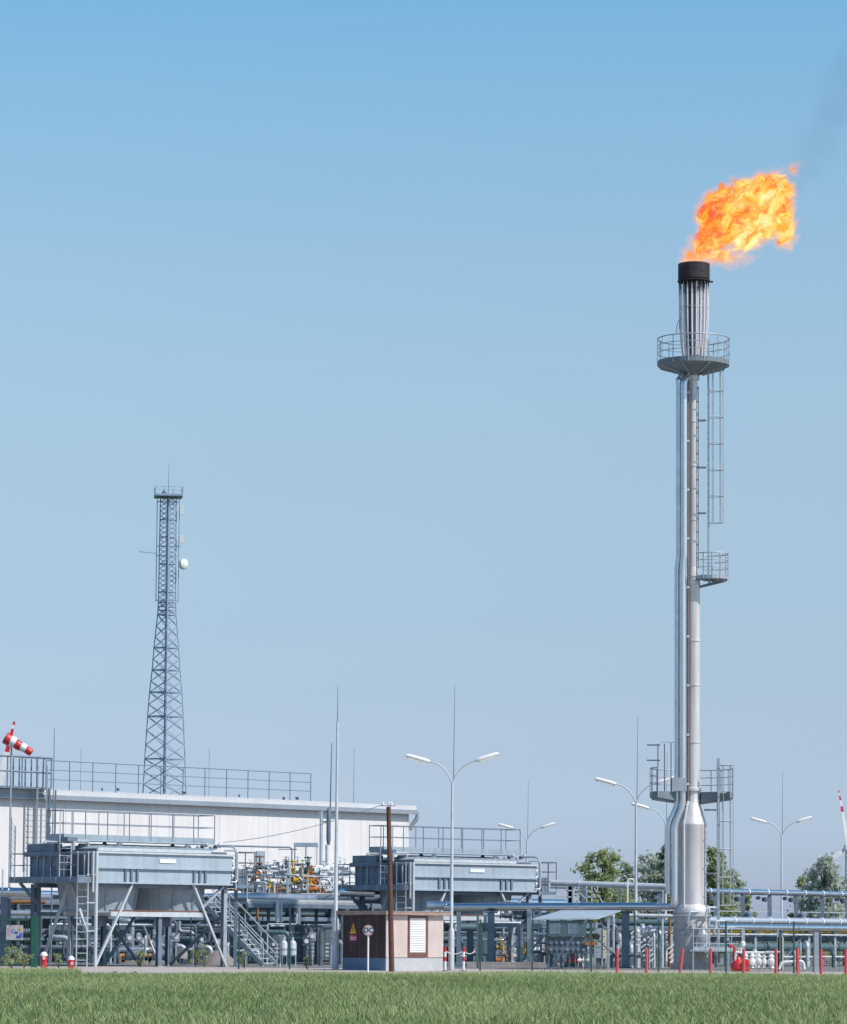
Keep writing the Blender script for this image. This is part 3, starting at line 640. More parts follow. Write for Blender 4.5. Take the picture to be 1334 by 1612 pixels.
# ------------------------------------------------------------ lattice telecom mast
TY = 330.0; tb = G(256, TY); mast = thing('lattice_mast', 'tall tapering steel lattice mast with antennas behind the white hall', 'mast', tb)
def tz_(py): return Z(262, py, TY)
px2m = TY/F
segs = [(1468, 46), (1400, 42), (1300, 36.2), (1255, 34), (1195, 31.6), (1128, 28.0), (1090, 25.6), (1055, 22), (1020, 19.6), (968, 14.6), (948, 13.6)]
lv = [(0.0, 48*px2m)]+[(tz_(y), w_*px2m) for y, w_ in segs[1:]]
DIRS = [Vector((1, 0, 0)), Vector((0, 1, 0)), Vector((-1, 0, 0)), Vector((0, -1, 0))]
rotm = Matrix.Rotation(R(7), 3, 'Z'); DIRS = [rotm @ d for d in DIRS]
mst = mat('mast_steel', (.34, .42, .56), .6, .1, .3, 2)  # paled bluish steel, distance haze is put into this colour
for d in DIRS:
    MB().tube([tb+d*w_+UP*z_ for z_, w_ in lv], .06, 6).build('leg', mst, mast)
for i, (z_, w_) in enumerate(lv[1:], 1):
    h_ = MB()
    for j in range(4): h_.bar(tb+DIRS[j]*w_+UP*z_, tb+DIRS[(j+1) % 4]*w_+UP*z_, .10)
    h_.bar(tb+DIRS[0]*w_+UP*z_, tb+DIRS[2]*w_+UP*z_, .08)
    h_.build('horizontal_frame', mst, mast)
for i, ((z0, w0), (z1, w1)) in enumerate(zip(lv, lv[1:])):
    n = 4 if z1-z0 > 4.4 else (3 if z1-z0 > 2.6 else 2); b = MB()
    for s_ in range(n):
        za, zb = z0+(z1-z0)*s_/n, z0+(z1-z0)*(s_+1)/n; wa, wb = w0+(w1-w0)*s_/n, w0+(w1-w0)*(s_+1)/n
        for j in range(4):
            k_ = (j+1) % 4
            b.bar(tb+DIRS[j]*wa+UP*za, tb+DIRS[k_]*wb+UP*zb, .055); b.bar(tb+DIRS[k_]*wa+UP*za, tb+DIRS[j]*wb+UP*zb, .055)
    b.build('cross_bracing', mst, mast)
zt, zb = tz_(782), tz_(948); wi = 12.5*px2m
for d in DIRS: MB().tube([tb+d*lv[-1][1]+UP*zb, tb+d*wi+UP*(zt)], .06, 6).build('upper_leg', mst, mast)
N = 22; b = MB()
for s_ in range(N):
    za, zc = zb+(zt-zb)*s_/N, zb+(zt-zb)*(s_+1)/N
    for j in range(4):
        k_ = (j+1) % 4
        b.bar(tb+DIRS[j]*wi+UP*za, tb+DIRS[k_]*wi+UP*zc, .035); b.bar(tb+DIRS[k_]*wi+UP*za, tb+DIRS[j]*wi+UP*zc, .035)
b.build('cross_bracing', mst, mast)
for py in (818, 846, 888, 932, 955, 961):
    h_ = MB()
    for j in range(4): h_.bar(tb+DIRS[j]*wi*1.05+UP*tz_(py), tb+DIRS[(j+1) % 4]*wi*1.05+UP*tz_(py), .08)
    h_.build('horizontal_frame', mst, mast)
wo = 17.6*px2m
for d in (DIRS[0], DIRS[2]): MB().tube([tb+d*wo+UP*(tz_(948)), tb+d*wo+UP*tz_(783)], .045, 6).build('outer_rail', mst, mast)
for py in (790, 860, 875, 945): MB().bar(tb+DIRS[0]*wo+UP*tz_(py), tb+DIRS[2]*wo+UP*tz_(py), .08).build('outrigger', mst, mast)
MB().tube([tb+UP*.5-YY*.3, tb+UP*zt-YY*.3], .15, 6).build('cable_ladder', mst, mast)
pl = MB().box(tb+UP*tz_(781), DIRS[0]*22*px2m, DIRS[1]*22*px2m, UP*.10).build('top_platform', mst, mast)
for a in range(4):
    for s_ in range(3):
        ca = [(DIRS[0]+DIRS[1]), (DIRS[1]-DIRS[0]), (-DIRS[0]-DIRS[1]), (DIRS[0]-DIRS[1])]
        q_ = ca[a].lerp(ca[(a+1) % 4], s_/3)*21.5*px2m
        MB().tube([tb+q_+UP*tz_(781), tb+q_+UP*tz_(768)], .03, 5).build('post', mst, pl)
    MB().tube([tb+ca[a]*21.5*px2m+UP*tz_(768.5), tb+ca[(a+1) % 4]*21.5*px2m+UP*tz_(768.5)], .022, 5).build('guard_rail', mst, pl)
MB().lathe(tb-XX*.4+UP*tz_(780), [(.3, 0), (.22, .3), (.05, .5)], 10).build('beacon', darkst, mast)
MB().tube([tb+UP*tz_(782), tb+UP*tz_(760), tb+UP*tz_(728)], .07, 6, r2=.02).build('lightning_rod', mst, mast)
for py in (803, 849): MB().box(tb+XX*(wo+.25)+UP*tz_(py)-YY*.2, XX*.13, YY*.1, UP*.42).build('panel_antenna', white, mast)
ds = MB().lathe(tb+XX*(wo+.30)-YY*.5+UP*tz_(889), [(.10, .0), (.46, .05), (.51, .2), (.49, .42), (.35, .54), (.1, .58)], 24, Vector((.75, -.65, 0)).normalized()); ds.build('dish_antenna', white, mast)
ya = MB().tube([tb-XX*wo+UP*tz_(871), tb-XX*2.75+UP*tz_(868.5)], .03, 5).build('yagi_antenna', mst, mast)
for i in range(6): MB().tube([tb-XX*(1.5+i*.22)+UP*tz_(870)-YY*.3, tb-XX*(1.5+i*.22)+UP*tz_(870)+YY*.3], .015, 4).build('element', mst, ya)
# ------------------------------------------------------------ wind turbines
def turbine(hubpx, hubpy, Y, Lb, angs, label, wide):
    hb = P(hubpx, hubpy, Y); t = thing('wind_turbine', label, 'wind turbine', Vector((hb.x, Y, 0)), 'wind turbines on the horizon')
    MB().lathe(Vector((hb.x, Y+4, 0)), [(2.2, 0), (1.3, hb.z-1.5)], 16).build('tower', white, t)
    MB().box(hb+YY*3.5, XX*1.7, YY*5, UP*1.8).build('nacelle', white, t)
    hub = MB().lathe(hb-YY*1, [(1.6, 2.5), (1.8, 1.2), (1.3, 0), (.2, -1)], 14, YY).build('hub', white, t)
    for a in angs:
        d = Vector((math.sin(a), 0, math.cos(a))); n_ = Vector((d.z, 0, -d.x))
        def sec(s0, s1, m_, nm, par, c0, c1):
            b = MB(); th = .35*c0
            A_ = hb+d*s0; B_ = hb+d*s1; q0, q1 = n_*c0, n_*c1; y0 = YY*(.18*c0); y1 = YY*(.18*c1)
            for (x1, x2, x3, x4) in ((A_-q0*.35-y0, A_+q0*.65, B_+q1*.65, B_-q1*.35-y1), (A_-q0*.35+y0, B_-q1*.35+y1, B_+q1*.65, A_+q0*.65), (A_-q0*.35-y0, B_-q1*.35-y1, B_-q1*.35+y1, A_-q0*.35+y0)): b.poly([x1, x2, x3, x4])
            return b.build(nm, m_, par)
        def ch(s): return wide*(1-.78*s/Lb) if s > Lb*.18 else wide*(.35+.51*s/(Lb*.18))
        bl = sec(0, Lb*.18, white, 'blade', t, ch(0), ch(Lb*.18))
        prev = Lb*.18
        for e_, m_ in ((.62, white), (.72, red), (.82, white), (.91, red), (.955, white), (1.0, red)):
            sec(prev, Lb*e_, m_, 'stripe' if m_ is red else 'blade_section', bl, ch(prev), ch(Lb*e_)); prev = Lb*e_
    return t
turbine(1335, 1334, 2300, 38.0, (R(-9), R(-128), R(111)), 'distant white wind turbine with red blade stripes beyond the bushy tree', 3.4)
turbine(-10, 1262, 1500, 35.5, (R(13.5), R(133.5), R(253.5)), 'distant wind turbine whose striped blade rises behind the windsock', 3.9)
# ------------------------------------------------------------ windsock
wp = G(12.6, 196.0); ws = thing('windsock', 'red and white striped windsock flying from a thin pole behind the hall railing', 'windsock', wp)
MB().tube([wp, Vector((wp.x, 196, Z(12.6, 1157, 196)))], .05, 8).build('pole', galv, ws)
a_ = P(9, 1161.5, 196); b_ = P(50, 1184.5, 196); sk = thing
N = 5
for i in range(N):
    t0, t1 = i/N, (i+1)/N; p0, p1 = a_.lerp(b_, t0), a_.lerp(b_, t1)+UP*(.03 if i % 2 else -.03); r0, r1 = .33*(1-t0)+.19*t0, .33*(1-t1)+.19*t1
    b = MB().lathe(p0, [(r0, 0), (r0*1.04, (p1-p0).length*.5), (r1, (p1-p0).length)], 18, (p1-p0).normalized(), cap=False)
    b.build('sleeve_band', red if i % 2 == 0 else white, ws)
MB().lathe(a_, [(.34, -.02), (.345, .03)], 18, (b_-a_).normalized(), cap=False).build('mouth_ring', darkst, ws)
# ------------------------------------------------------------ lamp posts
def lamp(base, label, hj=7.9, rod=12.0):
    r = thing('lamp_post', label, 'lamp post', base, 'double arm lamp posts of the plant')
    b = base
    MB().lathe(b, [(.13, 0), (.13, 1.62), (.115, 1.7), (.075, 1.8), (.07, 4.5), (.05, hj)], 14).build('pole', lightst, r)
    MB().lathe(b, [(.2, 0), (.2, .04)], 12).build('foot_plate', galv, r)
    for s, rise in ((-1, .85), (1, .9)):
        pts = [b+UP*(hj-.1), b+Vector((s*.10, 0, hj+.2)), b+Vector((s*.34, 0, hj+.56)), b+Vector((s*.62, 0, hj+.78)), b+Vector((s*.98, 0, hj+rise))]
        a = MB().tube(bend(pts, .2, 3), .032, 8).build('arm', lightst, r)
        p0 = pts[-1]; d = Vector((s*.93, 0, .24 if s < 0 else .30)).normalized(); up = Vector((-d.z*s, 0, abs(d.x)))
        c = p0+d*.5
        h = MB(); h.lathe(p0-d*.02, [(.045, 0), (.085, .06), (.105, .25), (.10, .92), (.07, 1.02), (.02, 1.04)], 12, d); h.build('lamp_head', white, a)
        MB().box(c-up*.085, d*.36, YY*.08, up*.045).build('diffuser', glassl, a)
    MB().tube([b+Vector((.05, 0, hj)), b+Vector((.07, 0, rod-1.5)), b+Vector((.08, 0, rod))], .022, 6, r2=.008).build('lightning_rod', rail_m, r)
    return r
l1 = lamp(G(710.5, 147), 'double arm lamp post standing at the corner of the small brick kiosk')
dup(l1, G(1001, 168), 'double arm lamp post standing between the leafy trees and the clad gas lines')
dup(l1, G(829, 240), 'double arm lamp post peeking over the handrail end of the farther cooler')
dup(l1, G(1048, 200), 'double arm lamp post mostly hidden behind the flare stack pipes')
dup(l1, G(1231, 224), 'double arm lamp post rising from the pipe rack beside the silvery tree')
m1 = G(528, 147); r = thing('lightning_mast', 'slim grey steel mast with a thin lightning rod and no lamp arms', 'mast', m1)
MB().lathe(m1, [(.15, 0), (.15, 2.0), (.13, 2.1), (.085, 2.2), (.08, 5.0), (.055, 8.0), (.05, 10.4)], 14).build('pole', lightst, r)
MB().tube([m1+UP*10.4, m1+UP*Z(533, 1077, 147)], .022, 6, r2=.009).build('lightning_rod', rail_m, r)
MB().box(m1+Vector((.17, 0, 1.8)), XX*.03, YY*.05, UP*.12).build('door', galv, r)
for px, Y, ptop, pbot, rr_, lb_ in ((80, 165, 1147, 1345, .035, 'thin lightning rod rising beside the caged roof ladder'), (123, 235, 1177, 1250, .03, 'faint lightning rod behind the roof railing near the windsock'),
                              (326, 240, 1177, 1255, .03, 'faint lightning rod behind the roof railing beside the lattice mast'), (555, 232, 1177, 1262, .03, 'faint lightning rod above the hall roof next to the slim mast')):
    g0 = G(px, Y); q = MB().tube([Vector((g0.x, Y, 0)), Vector((g0.x, Y, Z(px, ptop, Y)))], rr_*1.5, 6, r2=rr_*.5).build('lightning_rod', rail_m); tag(q, lb_, 'rod')
g0 = G(518, 195); r = thing('antenna_mast', 'whip antenna with a thick insulator strapped in front of the hall wall', 'antenna', g0)
zz = [Z(518, y, 195) for y in (1170, 1277, 1322, 1330)]
MB().tube([g0+UP*zz[1], g0+UP*zz[0]+XX*.05], .05, 6, r2=.025).build('whip', rail_m, r)
MB().lathe(g0-XX*.08, [(.08, zz[3]), (.13, zz[2]), (.13, zz[1]), (.06, zz[1]+.2)], 10).build('insulator', bluegrey, r)
MB().tube([g0-XX*.5, g0-XX*.5+UP*zz[1]], .09, 8).build('mast_pole', alu_d, r); MB().bar(g0-XX*.5+UP*(zz[2]+1), g0+UP*(zz[2]+1), .08).build('bracket', darkst, r)
# ------------------------------------------------------------ kiosk
ko = G(608, 144.0); K_ = thing('transformer_kiosk', 'small pink plastered kiosk with a dark left side, flat brown roof and louvred door', 'kiosk', ko)
KU, KV = 3.32, 2.55
MB().lbox(ko, 0, KU, 0, KV, 0, .52).build('plinth', plinthm, K_)
MB().lbox(ko, .02, KU-.03, .05, KV-.05, .52, 2.28).build('wall', plaster, K_)
MB().lbox(ko, .0, .18, -.0, .05, .55, 2.28).build('corner_pilaster', plaster, K_)
MB().lbox(ko, .28, 1.22, -.01, .05, .55, 2.28).build('pilaster', plaster, K_)
MB().lbox(ko, 2.42, KU, -.01, .05, .55, 2.28).build('pilaster', plaster, K_)
MB().lbox(ko, -.012, .02, .05, KV, .52, 2.28).build('side_panel', maroon, K_)
for i in range(1, 5): MB().lbox(ko, -.018, -.012, .05+i*.5, .065+i*.5, .54, 2.26).build('panel_joint', darkst, K_)
bp_ = mat('kiosk_shade_base', (.12, .2, .33), .7, 0, .2, 1); MB().lbox(ko, -.008, .0, .06, KV, 0.0, .515).build('plinth_shade', bp_, K_)  # bluish sheet painting the shade on the unlit side of the plinth
rf = MB().lbox(ko, -.22, KU+.22, -.22, KV+.22, 2.30, 2.43).build('roof', roofm, K_)
MB().lbox(ko, -.24, KU+.24, -.24, KV+.24, 2.43, 2.455).build('roof_edge', concrete, rf)
dr = MB(); dr.lbox(ko, 1.25, 1.34, -.03, .04, .58, 2.26); dr.lbox(ko, 2.28, 2.38, -.03, .04, .58, 2.26); dr.lbox(ko, 1.34, 2.28, -.03, .04, 2.17, 2.26); dr.lbox(ko, 1.34, 2.28, -.03, .04, .58, .74)
dr = dr.build('door_frame', brown, K_)
pn = MB().lbox(ko, 1.34, 2.28, -.005, .03, .74, 2.17).build('door', white, dr)
for i in range(19): MB().box(ko+U*1.81-V*.02+UP*(.79+i*.072), U*.45, V*.010+UP*.014, UP*.005).build('louvre', white, pn)
MB().lbox(ko, .18, .22, -.06, .0, .0, .32).build('downpipe_shoe', darkst, K_)
MB().tube([ko+U*-.2+V*2.75, ko+U*-.2+V*2.75+UP*2.3], .04, 6).build('drain_pipe', galv, K_)
# signs
def text(body, loc, size, m, name, parent, xd=XX, up=UP, extrude=.002):
    cu = bpy.data.curves.new(name, 'FONT'); cu.body = body; cu.size = size; cu.align_x = 'CENTER'; cu.align_y = 'CENTER'; cu.extrude = extrude
    cu.offset = size*.03
    tmp = bpy.data.objects.new('tmp', cu); COL.objects.link(tmp)
    dg = bpy.context.evaluated_depsgraph_get(); me = bpy.data.meshes.new_from_object(tmp.evaluated_get(dg)); bpy.data.objects.remove(tmp)
    n = xd.cross(up); M3 = Matrix((xd, up, n)).transposed().to_4x4(); me.transform(M3); me.materials.clear(); me.materials.append(m)
    ob = bpy.data.objects.new(name, me); COL.objects.link(ob)
    if parent: ob.parent = parent; ob.location = Vector(loc)-abspos(parent)
    else: ob.location = loc
    return ob
wsn = thing('warning_sign', 'yellow triangle warning sign over a pink plate on the dark kiosk wall', 'sign', ko-U*.03+V*1.95+UP*1.4)
sc0 = ko-U*.025+V*1.93; NV = -V
def vb(c, hw, z0, z1, m, n, dep=.008, par=wsn): return MB().lbox(c, -dep, dep, -hw, hw, z0, z1).build(n, m, par)
def tri(c, hw, z0, z1, off):
    b = MB(); a1, a2, a3 = c+V*hw+UP*z0, c-V*hw+UP*z0, c+UP*z1; e_ = U*off
    b.poly([a1-e_, a2-e_, a3-e_]); b.poly([a1, a3, a2]); b.poly([a1-e_, a1, a2, a2-e_]); b.poly([a2-e_, a2, a3, a3-e_]); b.poly([a3-e_, a3, a1, a1-e_]); return b
tri(sc0, .22, 1.50, 1.98, .006).build('border', orange, wsn); tri(sc0-U*.008, .16, 1.54, 1.90, .004).build('triangle', yellow, wsn)
vb(sc0, .21, 1.22, 1.44, pinkp, 'plate'); MB().lbox(sc0-U*.014, -.002, .002, -.16, .16, 1.335, 1.36).build('text_line', white, wsn); MB().lbox(sc0-U*.014, -.002, .002, -.13, .13, 1.275, 1.295).build('text_line', white, wsn)
MB().lbox(sc0-U*.016, -.002, .002, -.02, .02, 1.62, 1.78).build('exclamation_mark', black, wsn)
sp0 = G(579.5, 137); r = thing('round_sign', 'round white sign lettered DC on a thin white post before the kiosk', 'sign', sp0)
MB().tube([sp0, sp0+UP*Z(579, 1463, 137)], .035, 8).build('post', white, r)
zc = Z(579, 1464.5, 137); sg = mat('sign_white', (.50, .48, .52), .6, 0, .2, 8)
MB().lathe(sp0+UP*zc-YY*.04, [(.215, 0), (.215, .02)], 28, -YY).build('rim', mat('sign_rim', (.50, .25, .24), .6, 0, .3, 8), r)
MB().lathe(sp0+UP*zc-YY*.062, [(.18, 0), (.18, .004)], 28, -YY).build('disc', sg, r)
text('DC', sp0+UP*zc-YY*.07+XX*.01, .27, mat('sign_ink', (.02, .06, .12), .6, 0, .1, 8), 'lettering', r)
MB().box(sp0+UP*(zc-.07)-YY*.07-XX*.145, XX*.012, YY*.002, UP*.012).build('dot', darkst, r)
# wooden pole and wire
wt, wb = P(612, 1270, 141), P(617, 1530, 141); wb.z = 0
r = thing('wooden_pole', 'dark leaning wooden pole in front of the kiosk', 'pole', wb.copy())
MB().tube([wb, wt], .115, 12, r2=.09).build('pole_shaft', wood, r)
MB().box(wt+UP*.04, XX*.3, YY*.03, UP*.02).build('cross_arm', galv, r)
for dx in (-.22, .02, .12): MB().lathe(wt+XX*dx+UP*.05, [(.04, 0), (.06, .03), (.03, .08), (.055, .1), (.02, .15)], 8).build('insulator', white, r)
pts = []
e0, e1 = wt+UP*.1-XX*.2, P(352, 1326, 170)
for i in range(21):
    t = i/20; q = e0.lerp(e1, t); q.z -= 4*.25*t*(1-t); pts.append(q)
q = MB().tube(pts, .014, 5).build('overhead_wire', galv); tag(q, 'thin overhead wire sagging from the wooden pole towards the near cooler', 'wire')
# chain posts
ch = []
for px, lb_ in ((701, 'red and white banded chain post touching the kiosk corner'), (730, 'red and white banded chain post just past the lamp post foot')):
    g0 = G(px, 143.5); r = thing('chain_post', lb_, 'chain post', g0, 'banded chain posts'); zs = [0, .26, .40, .70, .80, .98]
    for (z0, z1, m_) in ((0, .42, white), (.42, .60, red), (.60, .80, white), (.80, .99, red)): MB().tube([g0+UP*z0, g0+UP*z1], .052, 10).build('band', m_, r)
    MB().lathe(g0, [(.14, 0), (.12, .05)], 12).build('base', darkst, r); ch.append(g0)
pts = [ch[0].lerp(ch[1], i/10)+UP*(.84-.5*(i/10)*(1-i/10)) for i in range(11)]; q = MB().tube(pts, .018, 6).build('plastic_chain', white); tag(q, 'white plastic chain slung between the two banded posts', 'chain')
a1 = ch[1]; b1 = G(748, 146); pts = [a1.lerp(b1, i/8)+UP*(.84-.5*(i/8)*(1-i/8)) for i in range(9)]; q = MB().tube(pts, .015, 6).build('plastic_chain', white); tag(q, 'white plastic chain running from the second banded post to the fence', 'chain')
# bollards
for px, py, w_, lb_, t_ in ((69, 1498.5, .145, 'red bollard with a domed white cap, the taller one beside the gate', 0), (112, 1505, .13, 'red bollard with a domed white cap, the shorter one beside the cooler ladder', 1)):
    Y = 140; g0 = G(px, Y); zt_ = Z(px, py, Y); r = thing('bollard', lb_, 'bollard', g0, 'red bollards with white caps')
    MB().lathe(g0, [(w_*.85, 0), (w_*.85, zt_-.34), (w_, zt_-.33), (w_, zt_-.14)], 20).build('body', red, r)
    MB().lathe(g0, [(w_*1.04, zt_-.15), (w_*1.02, zt_-.10), (w_*.8, zt_-.04), (w_*.45, zt_-.005), (w_*.1, zt_+.01)], 20).build('cap', white, r)
    if t_ == 0:
        text('0', g0+Vector((.02, -w_-.008, zt_-.23)), .22, white, 'numeral', r, extrude=.004)
    else: MB().box(g0+Vector((.03, -w_*.9, zt_-.29)), XX*.055, YY*.01, UP*.05).build('sticker', white, r)
# gate
gy = 147.0; gp = G(55, gy); r = thing('green_gate', 'dark green barred gate with a thick square post at the picture edge', 'gate', gp)
gl = G(-40, gy); zt_ = 2.13
MB().box(gp+UP*1.07-XX*.03, XX*.12, YY*.1, UP*1.07).build('gate_post', green, r)
MB().bar(gl+UP*(zt_-.12), gp+UP*(zt_-.12)-XX*.15, .07, .1).build('top_rail', dkgreen, r); MB().bar(gl+UP*.15, gp+UP*.15-XX*.15, .06, .08).build('bottom_rail', dkgreen, r)
n = 22
for i in range(n): 
    q = gl.lerp(gp-XX*.2, i/(n-1)); MB().bar(q+UP*.15, q+UP*(zt_-.1), .03).build('picket', dkgreen, r)
pc = P(23.5, 1468, gy-.15)
r = thing('notice_board', 'white notice with blue lettering and an orange emblem hung on the green gate', 'sign', pc)
MB().box(pc, XX*.35, YY*.01, UP*.31).build('board', mat('notice_white', (.40, .41, .43), .6, 0, .15, 4), r)
MB().lathe(pc+Vector((.22, -.012, .14)), [(.07, 0), (.055, .008)], 8, -YY).build('emblem', mat('emblem_orange', (.6, .30, .03), .5, 0, .3, 9), r)
MB().lathe(pc+Vector((.22, -.013, .25)), [(.025, 0), (.02, .006)], 8, -YY).build('emblem', pinkp, r)
MB().box(pc+Vector((-.17, -.013, .27)), XX*.05, YY*.004, UP*.03).build('print_line', pinkp, r)
for i in range(5): MB().box(pc+Vector((-.25+.02*(i % 2), -.013, .17-i*.07)), XX*(.07-.01*(i % 3)), YY*.004, UP*.008).build('print_line', pinkp, r)
text('C', pc+Vector((-.07, -.015, .05)), .20, bluep, 'lettering', r); text('M', pc+Vector((.07, -.015, -.01)), .18, bluep, 'lettering', r); text('M', pc+Vector((.14, -.015, -.19)), .20, bluep, 'lettering', r); text('8', pc+Vector((.26, -.015, -.13)), .28, bluep, 'lettering', r)
# fences
def fence(label, pxs, Y0, Y1, ht=2.12, mesh=True):
    g = [G(px, Y0+(Y1-Y0)*i/max(1, len(pxs)-1)) for i, px in enumerate(pxs)]
    r = thing('mesh_fence', label, 'fence', g[0].copy())
    for q in g: 
        p_ = MB().box(q+UP*ht/2, XX*.035, YY*.035, UP*ht/2).build('fence_post', dkgreen, r)
        MB().box(q+UP*(ht+.01), XX*.04, YY*.04, UP*.01).build('post_cap', black, p_)
    for a, b in zip(g, g[1:]):
        w_ = MB(); L = (b-a).length; n = int(L/.20)
        for i in range(1, n): q = a.lerp(b, i/n)+YY*.04; w_.bar(q+UP*.05, q+UP*(ht-.05), .006)
        for i in range(9): w_.bar(a+YY*.045+UP*(.08+i*.245), b+YY*.045+UP*(.08+i*.245), .007)
        w_.build('wire_panel', dkgreen, r)
    return r
fence('green wire mesh fence running in front of the flare stack', [756, 838, 931, 1037, 1143, 1250, 1362], 145, 145)
fence('green wire mesh fence crossing between the steel stairs and the kiosk', [376, 456, 541], 147, 148, 2.2)
fence('green wire mesh fence standing behind the nearest cooler legs', [62, 128, 186, 262, 300, 376], 166, 166, 2.4)
# red marker posts
for i, (px, top, lean, lb_) in enumerate(((972, 1493, .0, 'red plastic marker post beside the steel column under the blue pipe'), (1018, 1493, 0, 'red plastic marker post between the steel column and the flare stack'), (1075, 1493, -.11, 'leaning red marker post in front of the flare stack pedestal'),
      (1119, 1493, .0, 'red marker post in front of the service deck of the flare stack'), (1171, 1494, .0, 'red marker post in front of the red pump'), (1222, 1494, 0, 'red marker post at the end of the white valve manifold'),
      (1256, 1493, 0, 'fat red marker post just past the green fence post'), (1293, 1494, 0, 'red marker post beside the galvanised rack column'), (1332, 1494, 0, 'red marker post at the far edge by the low bushes'))):
    Y = 141.0; g0 = G(px, Y); zt_ = Z(px, top, Y); r = MB().tube([g0+XX*lean, g0+UP*zt_], .062 if i != 6 else .08, 10).build('marker_post', redp); tag(r, lb_, 'marker post', 'red marker posts along the fence')
# ------------------------------------------------------------ pipe racks
def rack(name, label, o, L, Wd, bay, levels, m, cat='pipe rack', cm=None, A=U, B=V, brace=True, htop=None):
    r = thing(name, label, cat, o.copy()); ht = htop or max(levels)
    n = round(L/bay)
    for i in range(n+1):
        for v in (0, Wd):
            c = o+A*(bay*i)+B*v; b = MB(); b.box(c+UP*ht/2, A*.09, B*.012, UP*ht/2); b.box(c+UP*ht/2+B*.09, A*.09, B*.008, UP*ht/2); b.box(c+UP*ht/2-B*.09, A*.09, B*.008, UP*ht/2); b.build('column', cm or m, r)
        for z in levels: MB().bar(o+A*(bay*i)+UP*(z-.1), o+A*(bay*i)+B*Wd+UP*(z-.1), .14, .18).build('cross_beam', m, r)
    for z in levels:
        for v in (-.11, Wd+.11): MB().bar(o+B*v+UP*(z-.12), o+A*(bay*n)+B*v+UP*(z-.12), .02, .2).build('side_beam', m, r)
    if brace:
        for i in range(0, n, 3): MB().bar(o+A*(bay*i)+UP*.2, o+A*(bay*(i+1))+UP*(min(levels)-.2), .08).build('brace', m, r)
    return r
ra = Vector((-26, 163.8, 0))
rack('pipe_rack', 'long dark steel pipe rack between the coolers and the white hall', ra, 48, 3.2, 3.0, (2.35, 3.1), bluegrey, cm=darkst)
specs = [(.3, .20, alu, 'thick shiny clad pipe along the front edge of the long rack'), (.85, .14, lightst, 'light grey pipe second from the front of the long rack'), (1.3, .10, alu_d, 'dull silver pipe in the middle of the long rack'),
         (1.7, .17, alu, 'shiny clad pipe behind the dull silver one on the long rack'), (2.2, .09, white, 'thin white pipe on the back half of the long rack'), (2.7, .2, alu_d, 'thick dull pipe along the back edge of the long rack')]
for v, rr_, m_, lb_ in specs: pipe(lb_+', upper level', [ra+U*-.5+V*v+UP*(3.1+rr_), ra+U*48.5+V*v+UP*(3.1+rr_)], rr_, m_, fl=2.4)
specs = [(.3, .16, teal, 'dark teal pipe at the front of the lower rack level'), (.8, .12, alu_d, 'silver pipe on the lower rack level behind the teal one'), (1.4, .2, darkst, 'thick dark pipe in the middle of the lower rack level'), (2.3, .16, brass, 'rust coloured pipe on the lower rack level')]
for v, rr_, m_, lb_ in specs: pipe(lb_, [ra+U*-.5+V*v+UP*(2.35+rr_), ra+U*48.5+V*v+UP*(2.35+rr_)], rr_, m_, fl=2.9)
sw = thing('dark_backing', 'low row of dark panels added behind the long rack to darken the gap', 'wall', ra+V*4.2)  # dark panels added to hide the bright hall wall under the rack
for i in range(24): MB().lbox(ra+V*4.2, i*2, i*2+1.9, 0, .12, 0, 2.45-.25*(i % 3 == 1)).build('panel', (teal, darkst, bluegrey)[i % 3], sw)
for i in range(25): MB().lbox(ra+V*4.2, i*2-.09, i*2-.01, -.05, .15, 0, 2.5).build('post', darkst, sw)
for v_, z_, m_, lb_ in ((3.35, 2.62, darkst, 'dark cable tray added to darken the back of the long rack'), (2.0, 2.72, bluegrey, 'blue grey cable tray added to darken the middle of the long rack')):
    q = thing('cable_tray', lb_, 'cable tray', ra+V*v_+UP*z_); MB().lbox(ra+V*v_, 0, 48, -.2, .2, z_, z_+.03).build('tray_floor', m_, q); MB().lbox(ra+V*v_, 0, 48, -.22, -.2, z_, z_+.26).build('tray_side', m_, q); MB().lbox(ra+V*v_, 0, 48, .2, .22, z_, z_+.26).build('tray_side', m_, q)  # trays added as dark bands where the hall shone through
